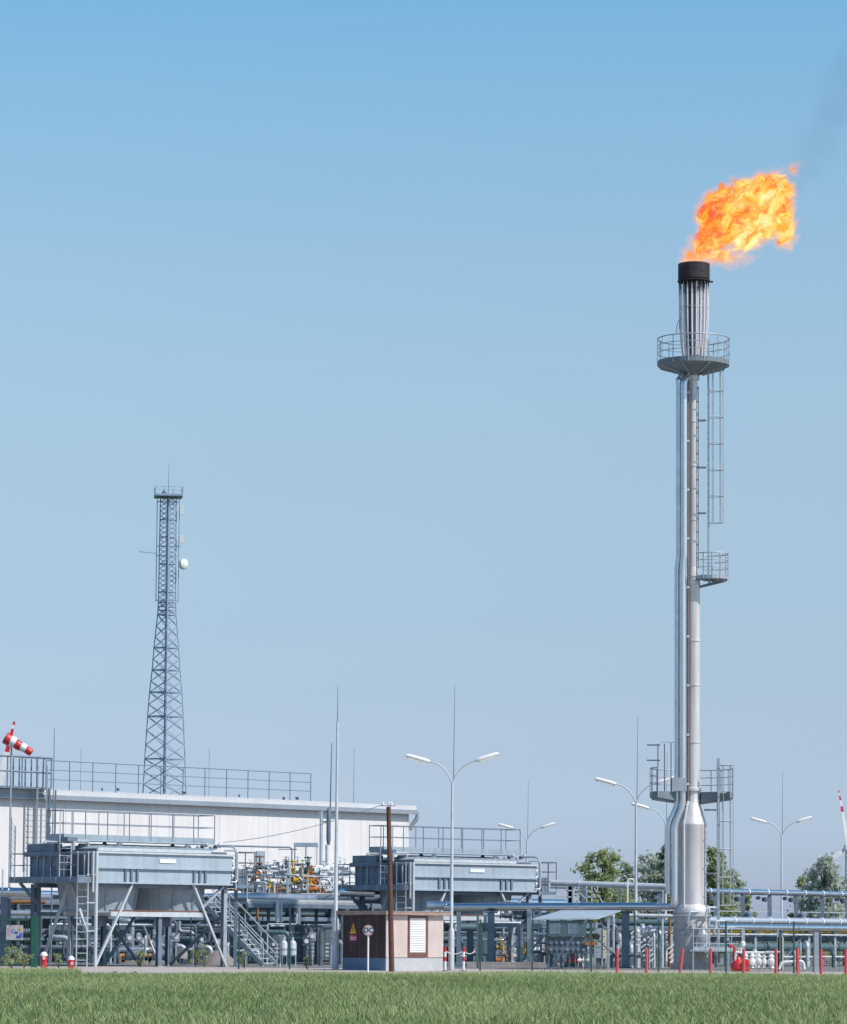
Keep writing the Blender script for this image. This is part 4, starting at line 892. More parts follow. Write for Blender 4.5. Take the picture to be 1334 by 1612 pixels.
# ground level pipes and cross connections under and behind the coolers
k_ = 0
col_words = {'galv': 'galvanised', 'teal': 'dark teal', 'alu': 'shiny clad', 'dark': 'dark grey', 'light': 'light grey', 'brass': 'rusty'}
mm = {'galv': galv, 'teal': teal, 'alu': alu_d, 'dark': darkst, 'light': lightst, 'brass': brass}
rs = random.Random(11)
for i in range(16):
    u0 = 1+i*2.9; kq = rs.choice(list(mm)); a0 = ra+U*u0+V*(-.5-rs.random()*.8); rr_ = rs.choice((.06, .09, .12))
    zt_ = 3.1+.15; pts = [a0, a0+UP*zt_, a0+V*1.6+UP*zt_]
    q = pipe('vertical %s riser pipe dropping from the long rack to the ground' % col_words[kq], pts, rr_, mm[kq], fl=1.3, group='riser pipes of the long rack, '+col_words[kq])
for i, (z_, v_, rr_, kq, u0, u1) in enumerate(((.5, -1.2, .16, 'teal', 3, 26), (.75, -1.5, .1, 'dark', 8, 30), (1.1, -1.0, .09, 'teal', 2, 22), (1.5, -.9, .14, 'dark', 6, 40), (1.85, -1.3, .07, 'alu', 10, 32), (.35, -1.8, .1, 'brass', 14, 34), (1.25, -1.6, .12, 'teal', 24, 46), (.9, -1.2, .1, 'galv', 30, 47))):
    a0 = ra+V*v_+UP*z_; pipe('low horizontal %s pipe at %s height in front of the long rack' % (col_words[kq], ('ankle', 'knee', 'hip joint', 'hip', 'chest', 'shin', 'waist', 'calf')[i]), [a0+U*u0+UP*-z_, a0+U*u0, a0+U*u1, a0+U*u1-UP*z_], rr_, mm[kq], fl=2.2)
# skids: dark equipment boxes behind the legs
def skid(o, L, Wd, ht, m, label, slats=0, A=U, B=V, name='equipment_container', cat='container'):
    r = thing(name, label, cat, o.copy())
    MB().lbox(o, 0, L, 0, Wd, .12, ht, A, B).build('body', m, r); MB().lbox(o, -.04, L+.04, -.04, Wd+.04, ht, ht+.07, A, B).build('roof_edge', galv, r)
    MB().lbox(o, .1, L-.1, .1, Wd-.1, 0, .12, A, B).build('base_frame', darkst, r)
    for i in range(slats):
        q = MB()
        for k2 in range(4): q.box(o+A*(.5+i*(L-1)/max(1, slats-1 or 1))-B*.02+UP*(.35+k2*.2), A*.32, B*.02, UP*.05)
        q.build('louvre_panel', galv, r)
    n = int(L/1.2)
    for i in range(n): MB().lbox(o+A*(i*1.2+.3), 0, .05, -.03, 0, .2, ht-.1, A, B).build('rib', m, r)
    return r
skid(G(88, 172), 6.5, 2.4, 2.2, teal, 'dark teal container with pale louvres behind the nearest cooler legs', 4)
skid(G(245, 176), 3.6, 2.4, 1.7, bluegrey, 'low blue grey container right behind the nearest cooler, without louvres', 0)
skid(G(330, 178), 2.2, 2.2, 1.9, concrete, 'bare concrete pump housing behind the last leg of the nearest cooler', 0, name='pump_housing', cat='housing')
skid(G(392, 171), 3.3, 2.2, 1.5, teal, 'dark teal container with pale louvres behind the steel stairs', 3)
skid(G(478, 180), 5.0, 2.4, 1.9, darkst, 'dark grey container with louvres behind the slim mast', 4)
skid(G(-30, 178), 3.0, 2.4, 2.0, concrete, 'grey concrete housing behind the green gate', 0, name='pump_housing', cat='housing')
skid(G(720, 190), 5.5, 2.4, 1.6, teal, 'dark teal container behind the banded chain posts', 3)
g0 = G(286, 163); r = thing('small_cabinet', 'small cream cabinet standing on the ground under the nearest cooler', 'cabinet', g0); MB().box(g0+UP*.55, XX*.2, YY*.15, UP*.25).build('body', creamp, r); MB().box(g0+UP*.15, XX*.05, YY*.05, UP*.15).build('stand', darkst, r)
for i, (px, Y, w_, ht) in enumerate(((215, 161, .35, .9), (255, 162, .45, .7), (345, 164, .3, .6))):
    g0 = G(px, Y); r = thing('pump', ['blue grey pump on a plinth under the first cooler fan', 'low blue grey pump on a plinth under the second cooler fan', 'smallest blue grey pump beside the sand coloured heap'][i], 'pump', g0)
    MB().box(g0+UP*.1, XX*.5, YY*.3, UP*.1).build('plinth', concrete, r); MB().lathe(g0+XX*-.4+UP*.45, [(.1, 0), (.22, .05), (.22, .5), (.12, .6), (.3, .62), (.3, .75), (.1, .78)], 14, XX).build('motor', bluegrey, r); MB().tube(bend([g0+XX*.4+UP*.45, g0+XX*.4+UP*(ht+.4), g0+XX*.4+YY*1+UP*(ht+.4)], .15), .06, 8).build('outlet_pipe', galv, r)
hp_ = G(345, 163); b = MB(); b.lathe(hp_, [(.95, 0), (.8, .2), (.42, .5), (.15, .68), (.02, .72)], 18); q = b.build('sand_heap', mat('sand', (.27, .25, .23), .95, 0, .35, 2, bump=.6)); tag(q, 'pale conical heap of sand beside the last leg of the nearest cooler', 'heap')
# ------------------------------------------------------------ valve deck between the coolers
DY = 178.0
d0 = G(372, 172.0); zD = Z(450, 1421, 176)
def dpt(px, py, Y): return P(px, py, Y)
dk = thing('valve_deck', 'raised steel deck with light grey handrails between the two coolers', 'platform', d0)
A_, B_ = G(372, 170.5), G(560, 176.0); A_.z = B_.z = zD
MB().bar(A_-UP*.06, B_-UP*.06, 1.6, .10).build('deck_plate', galv, dk)
dd = (B_-A_).normalized(); nn_ = Vector((-dd.y, dd.x, 0))
handrail(dk, [A_-nn_*.75, B_-nn_*.75], 1.28, 1.85, lightst, .026, (.33, .66), .12)
for i in range(5): 
    q = A_.lerp(B_, (i+.3)/5); MB().bar((q.x, q.y, 0), q-UP*.1, .16).build('leg', darkst, dk)
MB().bar(A_-nn_*.8-UP*.2, B_-nn_*.8-UP*.2, .1, .2).build('edge_beam', bluegrey, dk)
def valve(p, s, body, wheel, label, group):
    s *= .72
    r = thing('valve', label, 'valve', p, group)
    MB().lathe(p-XX*.3*s, [(.17*s, 0), (.17*s, .06*s), (.10*s, .08*s), (.15*s, .3*s), (.10*s, .52*s), (.17*s, .54*s), (.17*s, .6*s)], 14, XX).build('body', body, r)
    MB().lathe(p, [(.07*s, 0), (.07*s, .35*s), (.12*s, .36*s), (.12*s, .42*s), (.03*s, .44*s), (.03*s, .72*s)], 10).build('bonnet', body, r)
    w_ = MB().arc(p+UP*.66*s, .18*s, .025*s, n=14, sides=5); w_.bar(p+Vector((-.18*s, 0, .66*s)), p+Vector((.18*s, 0, .66*s)), .02*s); w_.build('handwheel', wheel, r)
    return r
vs = [(356, 1382, 1.2, galv, darkst), (372, 1368, .9, white, galv), (385, 1396, 1.3, white, galv), (396, 1372, .8, galv, darkst), (409, 1374, 1.7, brown, brown), (425, 1398, 1.2, yellow, galv), (441, 1380, 1.1, white, darkst),
      (452, 1392, 1.0, galv, galv), (461, 1384, 1.9, yellow, yellow), (474, 1386, 1.7, yellow, darkst), (485, 1372, 1.5, green, green), (491, 1386, 1.5, orange, orange), (503, 1392, 1.0, galv, darkst), (512, 1378, 1.2, white, galv),
      (496, 1400, 1.2, orange, darkst), (470, 1404, 1.1, brass, galv), (452, 1408, .9, brass, darkst), (520, 1402, 1.1, white, galv), (532, 1386, 1.3, galv, galv), (436, 1408, 1.0, white, galv), (405, 1404, .9, galv, darkst),
      (477, 1368, .9, darkst, darkst), (469, 1361, .8, galv, galv), (540, 1398, 1.2, darkst, darkst), (417, 1386, 1.0, lightst, white), (528, 1374, 1.0, white, white), (480, 1410, 1.1, white, orange), (508, 1408, 1.0, brass, galv), (390, 1380, 1.0, white, darkst), (447, 1370, .9, lightst, green)]
vw = {galv: 'grey', white: 'white', brown: 'dark red', yellow: 'yellow', green: 'green', orange: 'orange', brass: 'rusty', darkst: 'dark grey', lightst: 'pale grey'}
for i, (px, py, s, m_, w_) in enumerate(vs):
    Y = 176+2.6*rs.random(); p = P(px, py, Y); cw, ww = vw[m_], vw[w_]
    valve(p, s, m_, w_, '%s valve with %s handwheel among the pipes on the valve deck' % (cw, ww), 'valves on the deck, %s body and %s wheel' % (cw, ww))
    g = p.copy(); 
for i, (pa, pb, Y, rr_, m_, lb_) in enumerate((((348, 1388), (545, 1391), 178.0, .14, white, 'white pipe running level through the valves on the deck'), ((385, 1402), (560, 1404), 178.6, .17, alu, 'shiny clad pipe low along the valve deck'), ((400, 1372), (560, 1374), 179.2, .10, lightst, 'pale grey pipe highest among the deck valves'),
      ((495, 1370), (549, 1371), 179.8, .26, white, 'fat white pipe section beside the farther cooler'), ((360, 1412), (500, 1414), 174.5, .20, alu_d, 'thick dull pipe just under the handrail of the valve deck'), ((500, 1414), (600, 1415), 175, .22, bluegrey, 'thick blue grey pipe continuing past the slim mast'), ((536, 1404), (590, 1405), 171, .24, alu, 'short shiny clad pipe end above the kiosk roof'))):
    pipe(lb_, [P(*pa, Y), P(*pb, Y)], rr_, m_, fl=1.5)
for i, (px, t_, b_2, rr_, kq, Y) in enumerate(((437, 1420, 1452, .11, 'light', 171), (443, 1420, 1452, .07, 'light', 171.3), (471, 1428, 1455, .08, 'alu', 171), (420, 1378, 1416, .16, 'galv', 179), (432, 1388, 1416, .06, 'light', 175), (453, 1384, 1414, .07, 'alu', 174.8), (418, 1396, 1418, .05, 'light', 174.6), (424, 1396, 1418, .05, 'light', 174.6), (515, 1330, 1400, .08, 'light', 182), (399, 1370, 1412, .05, 'dark', 175.5), (488, 1350, 1380, .05, 'alu', 180))):
    pt, pb = P(px, t_, Y), P(px, b_2, Y); q = pipe('short upright %s pipe stub on or below the valve deck' % col_words[kq], [pb, pt], rr_, mm[kq], fl=.6, group='pipe stubs of the valve deck, '+col_words[kq])
kinds = [(white, galv), (white, darkst), (galv, galv), (brass, darkst), (lightst, white), (darkst, galv), (orange, darkst), (white, white), (lightst, darkst), (brown, galv), (yellow, galv)]
for i in range(58):
    px = rs.uniform(378, 548); py = rs.choice((1366, 1378, 1390, 1401, 1411))+rs.uniform(-3, 3); m_, w_ = rs.choice(kinds[:9] if i % 5 else kinds); cw, ww = vw[m_], vw[w_]
    valve(P(px, py, 175.6+rs.random()*4), rs.uniform(.55, 1.05), m_, w_, '%s valve with %s handwheel among the pipes on the valve deck' % (cw, ww), 'valves on the deck, %s body and %s wheel' % (cw, ww))
for i in range(46):
    px = rs.uniform(380, 548); Y = rs.uniform(175.2, 180); kq = rs.choice(('light', 'alu', 'galv', 'dark', 'light', 'brass')); py = rs.uniform(1362, 1405); p0 = P(px, py, Y); pb = P(px, 1417, Y)
    pts = [pb, p0] if i % 3 == 0 else [pb, p0, p0+XX*rs.uniform(-.9, .9)] if i % 3 == 1 else [pb, p0, p0+XX*rs.uniform(.3, .7), p0+XX*.7-UP*rs.uniform(.2, .6)]
    pipe('short upright %s pipe stub on or below the valve deck' % col_words[kq], pts, rs.choice((.035, .05, .07)), mm[kq], fl=.4, group='pipe stubs of the valve deck, '+col_words[kq])
def stand(px, Y, ht, label, grp, m_, w_):
    g0 = G(px, Y); r = thing('instrument_stand', label, 'instrument', g0, grp); MB().tube([g0, g0+UP*ht], .03, 6).build('post', m_, r); MB().box(g0+UP*ht-YY*.05, XX*w_, YY*.06, UP*w_*1.2).build('housing', m_, r)
    MB().lathe(g0+UP*ht-YY*.12, [(w_*.6, 0), (w_*.6, .02)], 12, -YY).build('dial', white, r)
for i in range(34):
    px = (rs.uniform(150, 360) if i < 14 else rs.uniform(375, 540) if i < 22 else rs.uniform(715, 1050)); kq = rs.choice(('galv', 'dark', 'light')); stand(px, rs.uniform(163, 169.5), rs.uniform(.7, 1.5), 'small %s instrument on a thin post behind the %s' % (col_words[kq], 'cooler legs' if i < 14 else 'stairs fence' if i < 22 else 'long green fence'), 'instruments %s %s' % (kq, i < 14 or i < 22), mm[kq], rs.choice((.09, .13, .17)))
for i in range(60):
    px = rs.uniform(60, 540) if i < 34 else rs.uniform(712, 1055); Y = rs.uniform(163.5, 171); kq = rs.choice(('galv', 'dark', 'teal', 'light', 'dark', 'alu')); a0 = G(px, Y); z_ = rs.uniform(.5, 2.2); dx = rs.choice((-1, 1))*rs.uniform(.4, 1.6)
    where = 'behind the near cooler and stairs' if i < 34 else 'behind the long green fence'
    pipe('bent %s pipe in the tangle %s' % (col_words[kq], where), [a0, a0+UP*z_, a0+UP*z_+XX*dx] + ([a0+XX*dx] if i % 3 == 0 else [a0+UP*z_+XX*dx+YY*.8] if i % 3 == 1 else [a0+UP*(z_+.5)+XX*dx]), rs.choice((.04, .06, .08, .11)), mm[kq], fl=.7, group='bent %s pipes %s' % (col_words[kq], where))
# small shelter, pressure cone and box by the hall wall
c = P(482, 1330, 183); r = thing('deck_shelter', 'small light green canopy on thin posts above the yellow valves', 'shelter', Vector((c.x, c.y, zD)))
MB().box(c, XX*.62, YY*.5, UP*.10).build('canopy', cooler_m, r)
for dx in (-.58, .0, .58): MB().tube([Vector((c.x+dx, c.y, zD)), c+XX*dx], .035, 6).build('post', lightst, r)
MB().tube([P(438, 1337, 183), P(468, 1337, 183)], .03, 6).build('side_arm', galv, r)
q = MB().lathe(P(455, 1378, 177), [(.17, 0), (.10, .45), (.01, .95)], 12).build('cone_cap', galv); tag(q, 'tall pointed grey cone among the deck valves', 'cone')
q = MB().box(P(424, 1372, 181), XX*.42, YY*.3, UP*.36).build('control_box', galv); tag(q, 'square grey control box standing left of the yellow valves', 'box')
q = MB().box(P(435.5, 1369, 180.6), XX*.15, YY*.3, UP*.40).build('control_box', bluegrey); tag(q, 'narrow blue grey control box against the square grey one', 'box')
pipe('thin pipe strung across the hall wall above the valve deck', [P(345, 1331, 190), P(460, 1334, 190), P(460, 1334, 190)+UP*-1], .05, galv)
# stairs
st0 = G(436, 159.0); r = thing('steel_stairs', 'open steel staircase with handrails descending beside the nearest cooler', 'stairs', st0)
H_, run = 3.05, 4.35
for s_ in (0, .85):
    a = st0-U*(.85-s_); b = a+V*run+UP*H_; MB().bar(a+UP*.05, b, .04, .22).build('stringer', galv if s_ == 0 else lightst, r)
    for q in (.5, 1.0): MB().tube([a+UP*q, b+UP*q], .024, 6).build('handrail', lightst, r)
    for t in (0, .25, .5, .75, 1): MB().tube([a.lerp(b, t), a.lerp(b, t)+UP*1.0], .022, 6).build('post', lightst, r)
for i in range(14):
    t = (i+.7)/14.5; c = st0-U*.425+V*run*t+UP*H_*t; MB().box(c, U*.41, V*.13, UP*.018).build('tread', lightst, r)
for i, px in enumerate((447, 461)):
    g0 = P(px, 1493, 155); q = thing('white_tank', ['upright white canister seen through the stairs, the one nearer the treads', 'upright white canister seen through the stairs, the one farther from the treads'][i], 'tank', g0)
    MB().lathe(g0, [(.08, -.35), (.17, -.3), (.17, .22), (.12, .32), (.04, .35)], 16).build('vessel', lightst, q)
    for dx in (-.14, .14): MB().bar((g0.x+dx, g0.y, 0), g0+XX*dx-UP*.25, .04).build('leg', lightst, q)
    MB().tube([g0+UP*.33, g0+UP*.5], .05, 8).build('nozzle', lightst, q); MB().lathe(g0, [(.175, -.1), (.175, .0)], 16, cap=False).build('band', galv, q)
# ------------------------------------------------------------ blue topped pipe to the flare
pa = P(1036, 1427, FY+.2); pb = P(703, 1428, 166)
mp = pipe('long shiny pipe reflecting blue sky between the kiosk and the flare stack', [pa, pb], .185, alu, fl=7, n=20)
pipe('shorter clad pipe stub at the far end of the long shiny pipe', [P(708, 1425, 166.5), P(672, 1426, 166.5)], .2, alu_d, fl=.7)
for px, Y, lb_ in ((773, 164.6, 'blue grey steel column holding the long shiny pipe near the chain posts'), (985, 161.6, 'blue grey steel column holding the long shiny pipe near the flare stack')):
    g0 = G(px, Y); zt_ = Z(px, 1436, Y); q = thing('support_column', lb_, 'column', g0, 'columns under the long shiny pipe')
    b = MB(); b.box(g0+UP*zt_/2, XX*.012, YY*.16, UP*zt_/2); b.box(g0+UP*zt_/2+XX*.15, XX*.012, YY*.17, UP*zt_/2); b.box(g0+UP*zt_/2-XX*.15, XX*.012, YY*.17, UP*zt_/2); b.box(g0+UP*zt_/2-YY*.16, XX*.14, YY*.01, UP*zt_/2); b.build('shaft', bluegrey, q)
    MB().box(g0+UP*(zt_+.0), XX*.3, YY*.2, UP*.04).build('saddle', darkst, q); MB().box(g0+UP*.03, XX*.28, YY*.25, UP*.03).build('foot_plate', darkst, q)
pipe('thick dark teal pipe crossing low behind the long shiny pipe', [P(722, 1460, 170), P(880, 1461, 171)], .20, teal, fl=2)
pipe('thin light pipe just above the thick dark teal pipe', [P(700, 1452, 171), P(820, 1453, 172)], .07, lightst, fl=2)
pipe('pale pipe running level below the thick dark teal pipe', [P(700, 1471, 173), P(862, 1472, 173)], .08, lightst, fl=2)
pipe('light grey pipe under the bowed canopy towards the flare stack', [P(985, 1441, 165), P(1060, 1442, 165)], .09, lightst, fl=1)
pipe('shiny pipe low beside the flare stack pedestal', [P(955, 1463, 166), P(1058, 1463, 166)], .10, alu, fl=1.2)
pipe('dark pipe beneath the shiny one beside the flare stack pedestal', [P(950, 1452, 167), P(1060, 1453, 167)], .16, teal, fl=1.2)
# meter run (yellow and rusty fittings, braces)
for i in range(9):
    px = 775+i*17; Y = 168+rs.random()*3; kq = ('light', 'brass', 'galv', 'dark')[i % 4]; a0 = G(px, Y); pipe('thin %s standpipe behind the fence, left of the instrument panel' % col_words[kq], [a0, a0+UP*(1.3+.3*(i % 3)), a0+UP*(1.3+.3*(i % 3))+YY*.8], .045 if i % 2 else .07, mm[kq], fl=.5, group='standpipes behind the fence, '+col_words[kq])
for i, (px, py, s, m_, w_) in enumerate(((789, 1492, 1.0, yellow, yellow), (790, 1512, 1.3, orange, yellow), (800, 1507, 1.3, orange, orange), (810, 1505, 1.2, white, yellow), (826, 1500, 1.0, yellow, galv), (822, 1515, 1.1, galv, darkst), (842, 1495, 1.1, white, galv), (780, 1473, .9, darkst, darkst), (830, 1472, .9, darkst, galv), (815, 1518, 1.1, teal, teal), (848, 1512, 1.0, galv, galv), (797, 1441, 1.4, darkst, galv), (785, 1440, 1.2, white, darkst))):
    wwv = dict(vw); wwv[teal] = 'teal'; valve(P(px, py, 167+rs.random()*2), s, m_, w_, '%s valve with %s handwheel behind the fence under the teal pipe' % (wwv[m_], wwv[w_]), 'valves under the teal pipe, %s body and %s wheel' % (wwv[m_], wwv[w_]))
for i, (p0, p1) in enumerate((((777, 1525), (824, 1470)), ((808, 1470), (826, 1512)), ((793, 1482), (822, 1512)), ((840, 1478), (862, 1502)), ((740, 1500), (757, 1486)), ((714, 1475), (732, 1526)), ((760, 1480), (740, 1526)))):
    q = MB().bar(P(*p0, 165+i*.3), P(*p1, 165+i*.3), .13, .05).build('diagonal_brace', galv if i not in (4,) else lightst); tag(q, ['long pale diagonal brace leaning behind the meter run', 'steep curved looking brace crossing the long pale one', 'short brace in the middle of the meter run', 'short brace next to the instrument panel', 'small brace beside the banded chain post', 'dark slanting brace just right of the kiosk', 'dark slanting brace behind the chain'][i], 'brace')
g0 = G(833, 163); q = MB().box(g0+UP*1.35, XX*.09, YY*.09, UP*1.35).build('pipe_post', galv); tag(q, 'pale square post standing at the left of the instrument panel', 'post')
for i, (px, t_, Y) in enumerate(((722, 1435, 160), (741, 1466, 166), (752, 1440, 158), (764, 1440, 170))):
    g0 = G(px, Y); ht = Z(px, t_, Y); q = MB().box(g0+UP*ht/2, XX*(.10, .13, .05, .08)[i], YY*.1, UP*ht/2).build('rack_post', (bluegrey, darkst, teal, bluegrey)[i]); tag(q, ['blue grey rack post right behind the near lamp post', 'thick short dark rack post between chain post and fence', 'thin teal rack post beside the steel column', 'dark blue rack post behind the steel column'][i], 'post')
g0 = G(800, 162); q = MB().box(g0+UP*.12, XX*1.9, YY*.7, UP*.12).build('concrete_plinth', concrete); tag(q, 'low concrete plinth carrying the meter run', 'plinth')
# canopy and instrument panel
g0 = G(905, 156.5); r = thing('instrument_canopy', 'sloping light grey canopy roof on posts over the instrument panel', 'canopy', g0)
za = Z(850, 1447, 156)
c_ = [P(838, 1448, 155.5), P(940, 1447.5, 155.5), P(978, 1434.5, 158.5), P(884, 1434.5, 159)]
b = MB(); b.poly([p+UP*.05 for p in c_]); b.poly([p-UP*.0 for p in c_][::-1])
for i in range(4): b.poly([c_[i], c_[(i+1) % 4], c_[(i+1) % 4]+UP*.05, c_[i]+UP*.05])
b.build('roof_sheet', cooler_m, r)
for px, Y in ((958, 157.5), (862, 156), (930, 156.2), (884, 158.5)):
    q = G(px, Y); MB().bar(q, q+UP*(2.2), .11).build('post', galv if px == 958 else bluegrey, r)
g0 = G(893, 155.8); r = thing('gauge_station', 'teal instrument panel with rows of round gauges under the canopy', 'panel', g0)
z0, z1, z2 = Z(893, 1501, 155.8), Z(893, 1474, 155.8), Z(893, 1449, 155.8)
MB().box(g0+UP*(z1+z2)/2, XX*.85, YY*.2, UP*(z2-z1)/2).build('cabinet', teal, r)
for dx in (-.55, .25): MB().box(g0+Vector((dx, -.21, (z1+z2)/2)), XX*.24, YY*.01, UP*.25).build('door', bluegrey, r)
MB().box(g0+UP*(z0+z1-.02)/2+YY*.05, XX*.90, YY*.12, UP*(z1-z0-.02)/2).build('gauge_board', darkst, r)
for i in range(7):
    for j in range(2):
        cc = g0+Vector((-.72+i*.24, -.08, z0+.18+j*.3)); ga = MB().lathe(cc, [(.085, 0), (.085, .04)], 14, -YY).build('gauge', bluegrey, r); MB().lathe(cc-YY*.042, [(.068, 0), (.068, .004)], 14, -YY).build('dial', mat('dial_%d%d' % (i, j), (.12, .19, .28) if (i+j) % 3 else (.22, .28, .33), .4, 0, .2, 5), ga)
for dx in (-.8, .8): MB().bar(g0+XX*dx, g0+XX*dx+UP*z0, .08).build('leg', darkst, r)
MB().box(g0+Vector((1.05, -.1, 1.15)), XX*.28, YY*.1, UP*.08).build('cable_tray', brass, r)
for i, (px, w_, t_, b_2, m_, lb_) in enumerate(((942, .19, 1461, 1508, cooler_d, 'grey green switch cabinet beside the pale one near the steel column'), (951, .11, 1464, 1509, creamp, 'narrow cream switch cabinet near the steel column'))):
    Y = 157; g0 = G(px, Y); zt_, zb_ = Z(px, t_, Y), Z(px, b_2, Y); q = thing('switch_cabinet', lb_, 'cabinet', g0); MB().box(g0+UP*(zt_+zb_)/2, XX*w_, YY*.15, UP*(zt_-zb_)/2).build('body', m_, q); MB().box(g0+UP*zb_/2, XX*w_*.5, YY*.06, UP*zb_/2).build('stand', darkst, q)
    for k2 in range(3): MB().box(g0+Vector((0, -.155, zt_-.3-k2*.28)), XX*w_*.5, YY*.004, UP*.012).build('label_strip', darkst, q)
for i, (px, s, m_) in enumerate(((878, .9, white), (890, 1.0, white), (901, 1.0, red), (912, .9, white), (926, .8, lightst))):
    valve(P(px, 1512, 159), s*1.1, m_, m_ if m_ is red else galv, ['white valve at the left foot of the instrument panel', 'white valve next to the leftmost below the instrument panel', 'red valve below the instrument panel', 'white valve right of the red one below the instrument panel', 'pale grey valve below the end of the instrument panel'][i], 'valves below the instrument panel')
q = MB().tube([P(866, 1526, 154), P(900, 1478, 154.2), P(926, 1446, 154.6)], .035, 6).build('slanting_bar', darkst); tag(q, 'thin dark bar slanting across the instrument panel', 'bar')
q = MB().tube([P(938, 1474, 154.3), P(962, 1500, 154)], .03, 6).build('slanting_bar', darkst); tag(q, 'thin dark bar slanting across the switch cabinets', 'bar')
q = MB().lathe(P(939.5, 1474, 154.3), [(.13, 0), (.15, .08), (.10, .14)], 14, -YY).build('hose_reel', black); tag(q, 'round black hose reel on the grey green cabinet', 'reel')
# little steel stairs/grids near the pedestal
for i, (px, py, n_) in enumerate(((993, 1470, 4), (1008, 1485, 6), (1050, 1495, 4))):
    p0 = P(px, py, 164); r = thing('step_frame', ['small white open steps beside the steel column', 'longest white open steps between column and pedestal', 'small white open steps touching the flare pedestal'][i], 'steps', Vector((p0.x, p0.y, 0)))
    for k2 in range(n_): MB().bar(p0+Vector((.12*k2*.4, 0, -.2*k2)), p0+Vector((.42+.05*k2, .1, -.2*k2+.32)), .045).build('tread', white, r)
    MB().bar(p0+XX*.45+UP*.3, Vector((p0.x+.45, p0.y, 0)), .05).build('post', lightst, r)
for i, (px, t_, rr_, kq, Y) in enumerate(((1004, 1463, .10, 'light', 165), (1012, 1458, .12, 'galv', 166), (1024, 1461, .13, 'galv', 166), (1030, 1470, .06, 'light', 165), (1036, 1470, .06, 'light', 165), (994, 1487, .10, 'light', 164), (1000, 1440, .05, 'dark', 163), (1043, 1440, .05, 'light', 165), (1055, 1440, .05, 'brass', 165), (930, 1480, .06, 'light', 166), (966, 1440, .05, 'light', 165), (975, 1470, .12, 'galv', 167))):
    a0 = G(px, Y); zt_ = Z(px, t_, Y); pipe('upright %s pipe in the thicket left of the flare pedestal' % col_words[kq], [a0, a0+UP*zt_, a0+UP*zt_+YY*.6], rr_, mm[kq], fl=.8, group='upright pipes left of the flare pedestal, '+col_words[kq])
# ------------------------------------------------------------ right hand pipe rack behind the flare
rb = Vector((13.2-8.6, 172-8.6, 0))
rack('pipe_rack', 'blue grey pipe rack running behind the flare stack towards the bushy tree', rb, 32, 2.6, 2.13, (2.05,), bluegrey, cm=galv, htop=2.0)
up_ = thing('upper_gantry', 'light upper gantry on short posts above the rack behind the flare stack', 'gantry', rb+UP*2.3)
for i in range(13):
    c = rb+U*(11.2+i*2.13)+V*1.2; MB().bar(c+UP*2.0, c+UP*3.65, .26 if i % 2 else .2, .2).build('post', bluegrey, up_)
    MB().lathe(c+Vector((-.25, -.2, 3.25)), [(.05, 0), (.17, .03), (.17, .2), (.05, .23)], 12).build('clamp', darkst, up_)
    MB().lathe(c+Vector((-.6, -.2, 3.35)), [(.05, 0), (.12, .03), (.12, .15), (.05, .18)], 12).build('clamp', rail_m, up_)
    if i % 2: MB().lathe(c+Vector((.3, -.2, 2.3)), [(.05, 0), (.2, .1), (.2, .35), (.05, .5)], 12).build('support_pot', bluegrey, up_)
MB().bar(rb+U*9+V*1.2+UP*2.75, rb+U*38+V*1.2+UP*2.75, .05, .05).build('mid_rail', galv, up_)
MB().bar(rb+U*9+V*.9+UP*2.22, rb+U*38+V*.9+UP*2.22, .09, .06).build('lower_rail', rail_m, up_)
pipe('clad pipe reflecting blue along the top of the upper gantry', [rb+U*9.5+V*1.1+UP*3.76, rb+U*39+V*1.1+UP*3.70], .13, alu, fl=1.5, flm=white)
pipe('thin galvanised pipe beside the blue reflecting one on the upper gantry', [rb+U*9.5+V*1.5+UP*3.68, rb+U*39+V*1.5+UP*3.62], .07, bluegrey, fl=2)
q_ = rb+V*.2; pipe('banded clad pipe resting on top of the rack behind the flare stack', [q_+U*12+UP*2.28, q_+U*39+UP*2.26], .185, alu_d, fl=1.4, flm=white)
q_ = rb-V*.3; pipe('shiny clad pipe slung in front of the rack behind the flare stack', [q_+U*12.3+UP*1.96, q_+U*31+UP*1.94], .16, alu, fl=3)
q_ = rb-V*.2; pipe('thin white pipe under the shiny clad one', [q_+U*12.3+UP*1.60, q_+U*35+UP*1.58], .05, lightst, fl=3)
q_ = rb+V*.5; pipe('yellowish pipe glimpsed between the clad pipes', [q_+U*12+UP*1.74, q_+U*34+UP*1.74], .06, yellow, fl=2.5)
q_ = rb+V*1.0; pipe('grey pipe under the deck of the rack', [q_+U*10+UP*1.38, q_+U*36+UP*1.38], .12, bluegrey, fl=2.5)
q_ = rb+V*.1; pipe('thick dark teal pipe running low under the rack', [q_+U*10+UP*.98, q_+U*38+UP*.96], .20, teal, fl=3)
q_ = rb-V*.2; pipe('thin light pipe low under the thick teal one', [q_+U*17+UP*.48, q_+U*34+UP*.48], .05, lightst, fl=3)
g0 = G(1285.5, 150); q = thing('rack_column', 'mottled galvanised column standing alone between two red posts', 'column', g0); ht = Z(1285, 1465, 150); MB().box(g0+UP*ht/2, XX*.10, YY*.10, UP*ht/2).build('shaft', galv, q); MB().box(g0+UP*ht, XX*.18, YY*.12, UP*.04).build('cap_plate', darkst, q); MB().box(g0+UP*ht/2+XX*-.12, XX*.02, YY*.13, UP*ht/2).build('flange', darkst, q)
pipe('silver pipe on thin supports left of the clad gas lines', [P(868, 1390, 172), P(1049, 1396, 170)], .15, lightst, fl=2.4)
pipe('thin silver pipe above the fat one beyond the small deck railing', [P(866, 1396, 176), P(905, 1397, 176)], .09, alu_d, fl=1.4)
hr = thing('deck_railing', 'small pale railing with diagonal stays under the trees behind the long shiny pipe', 'railing', P(870, 1425, 171))
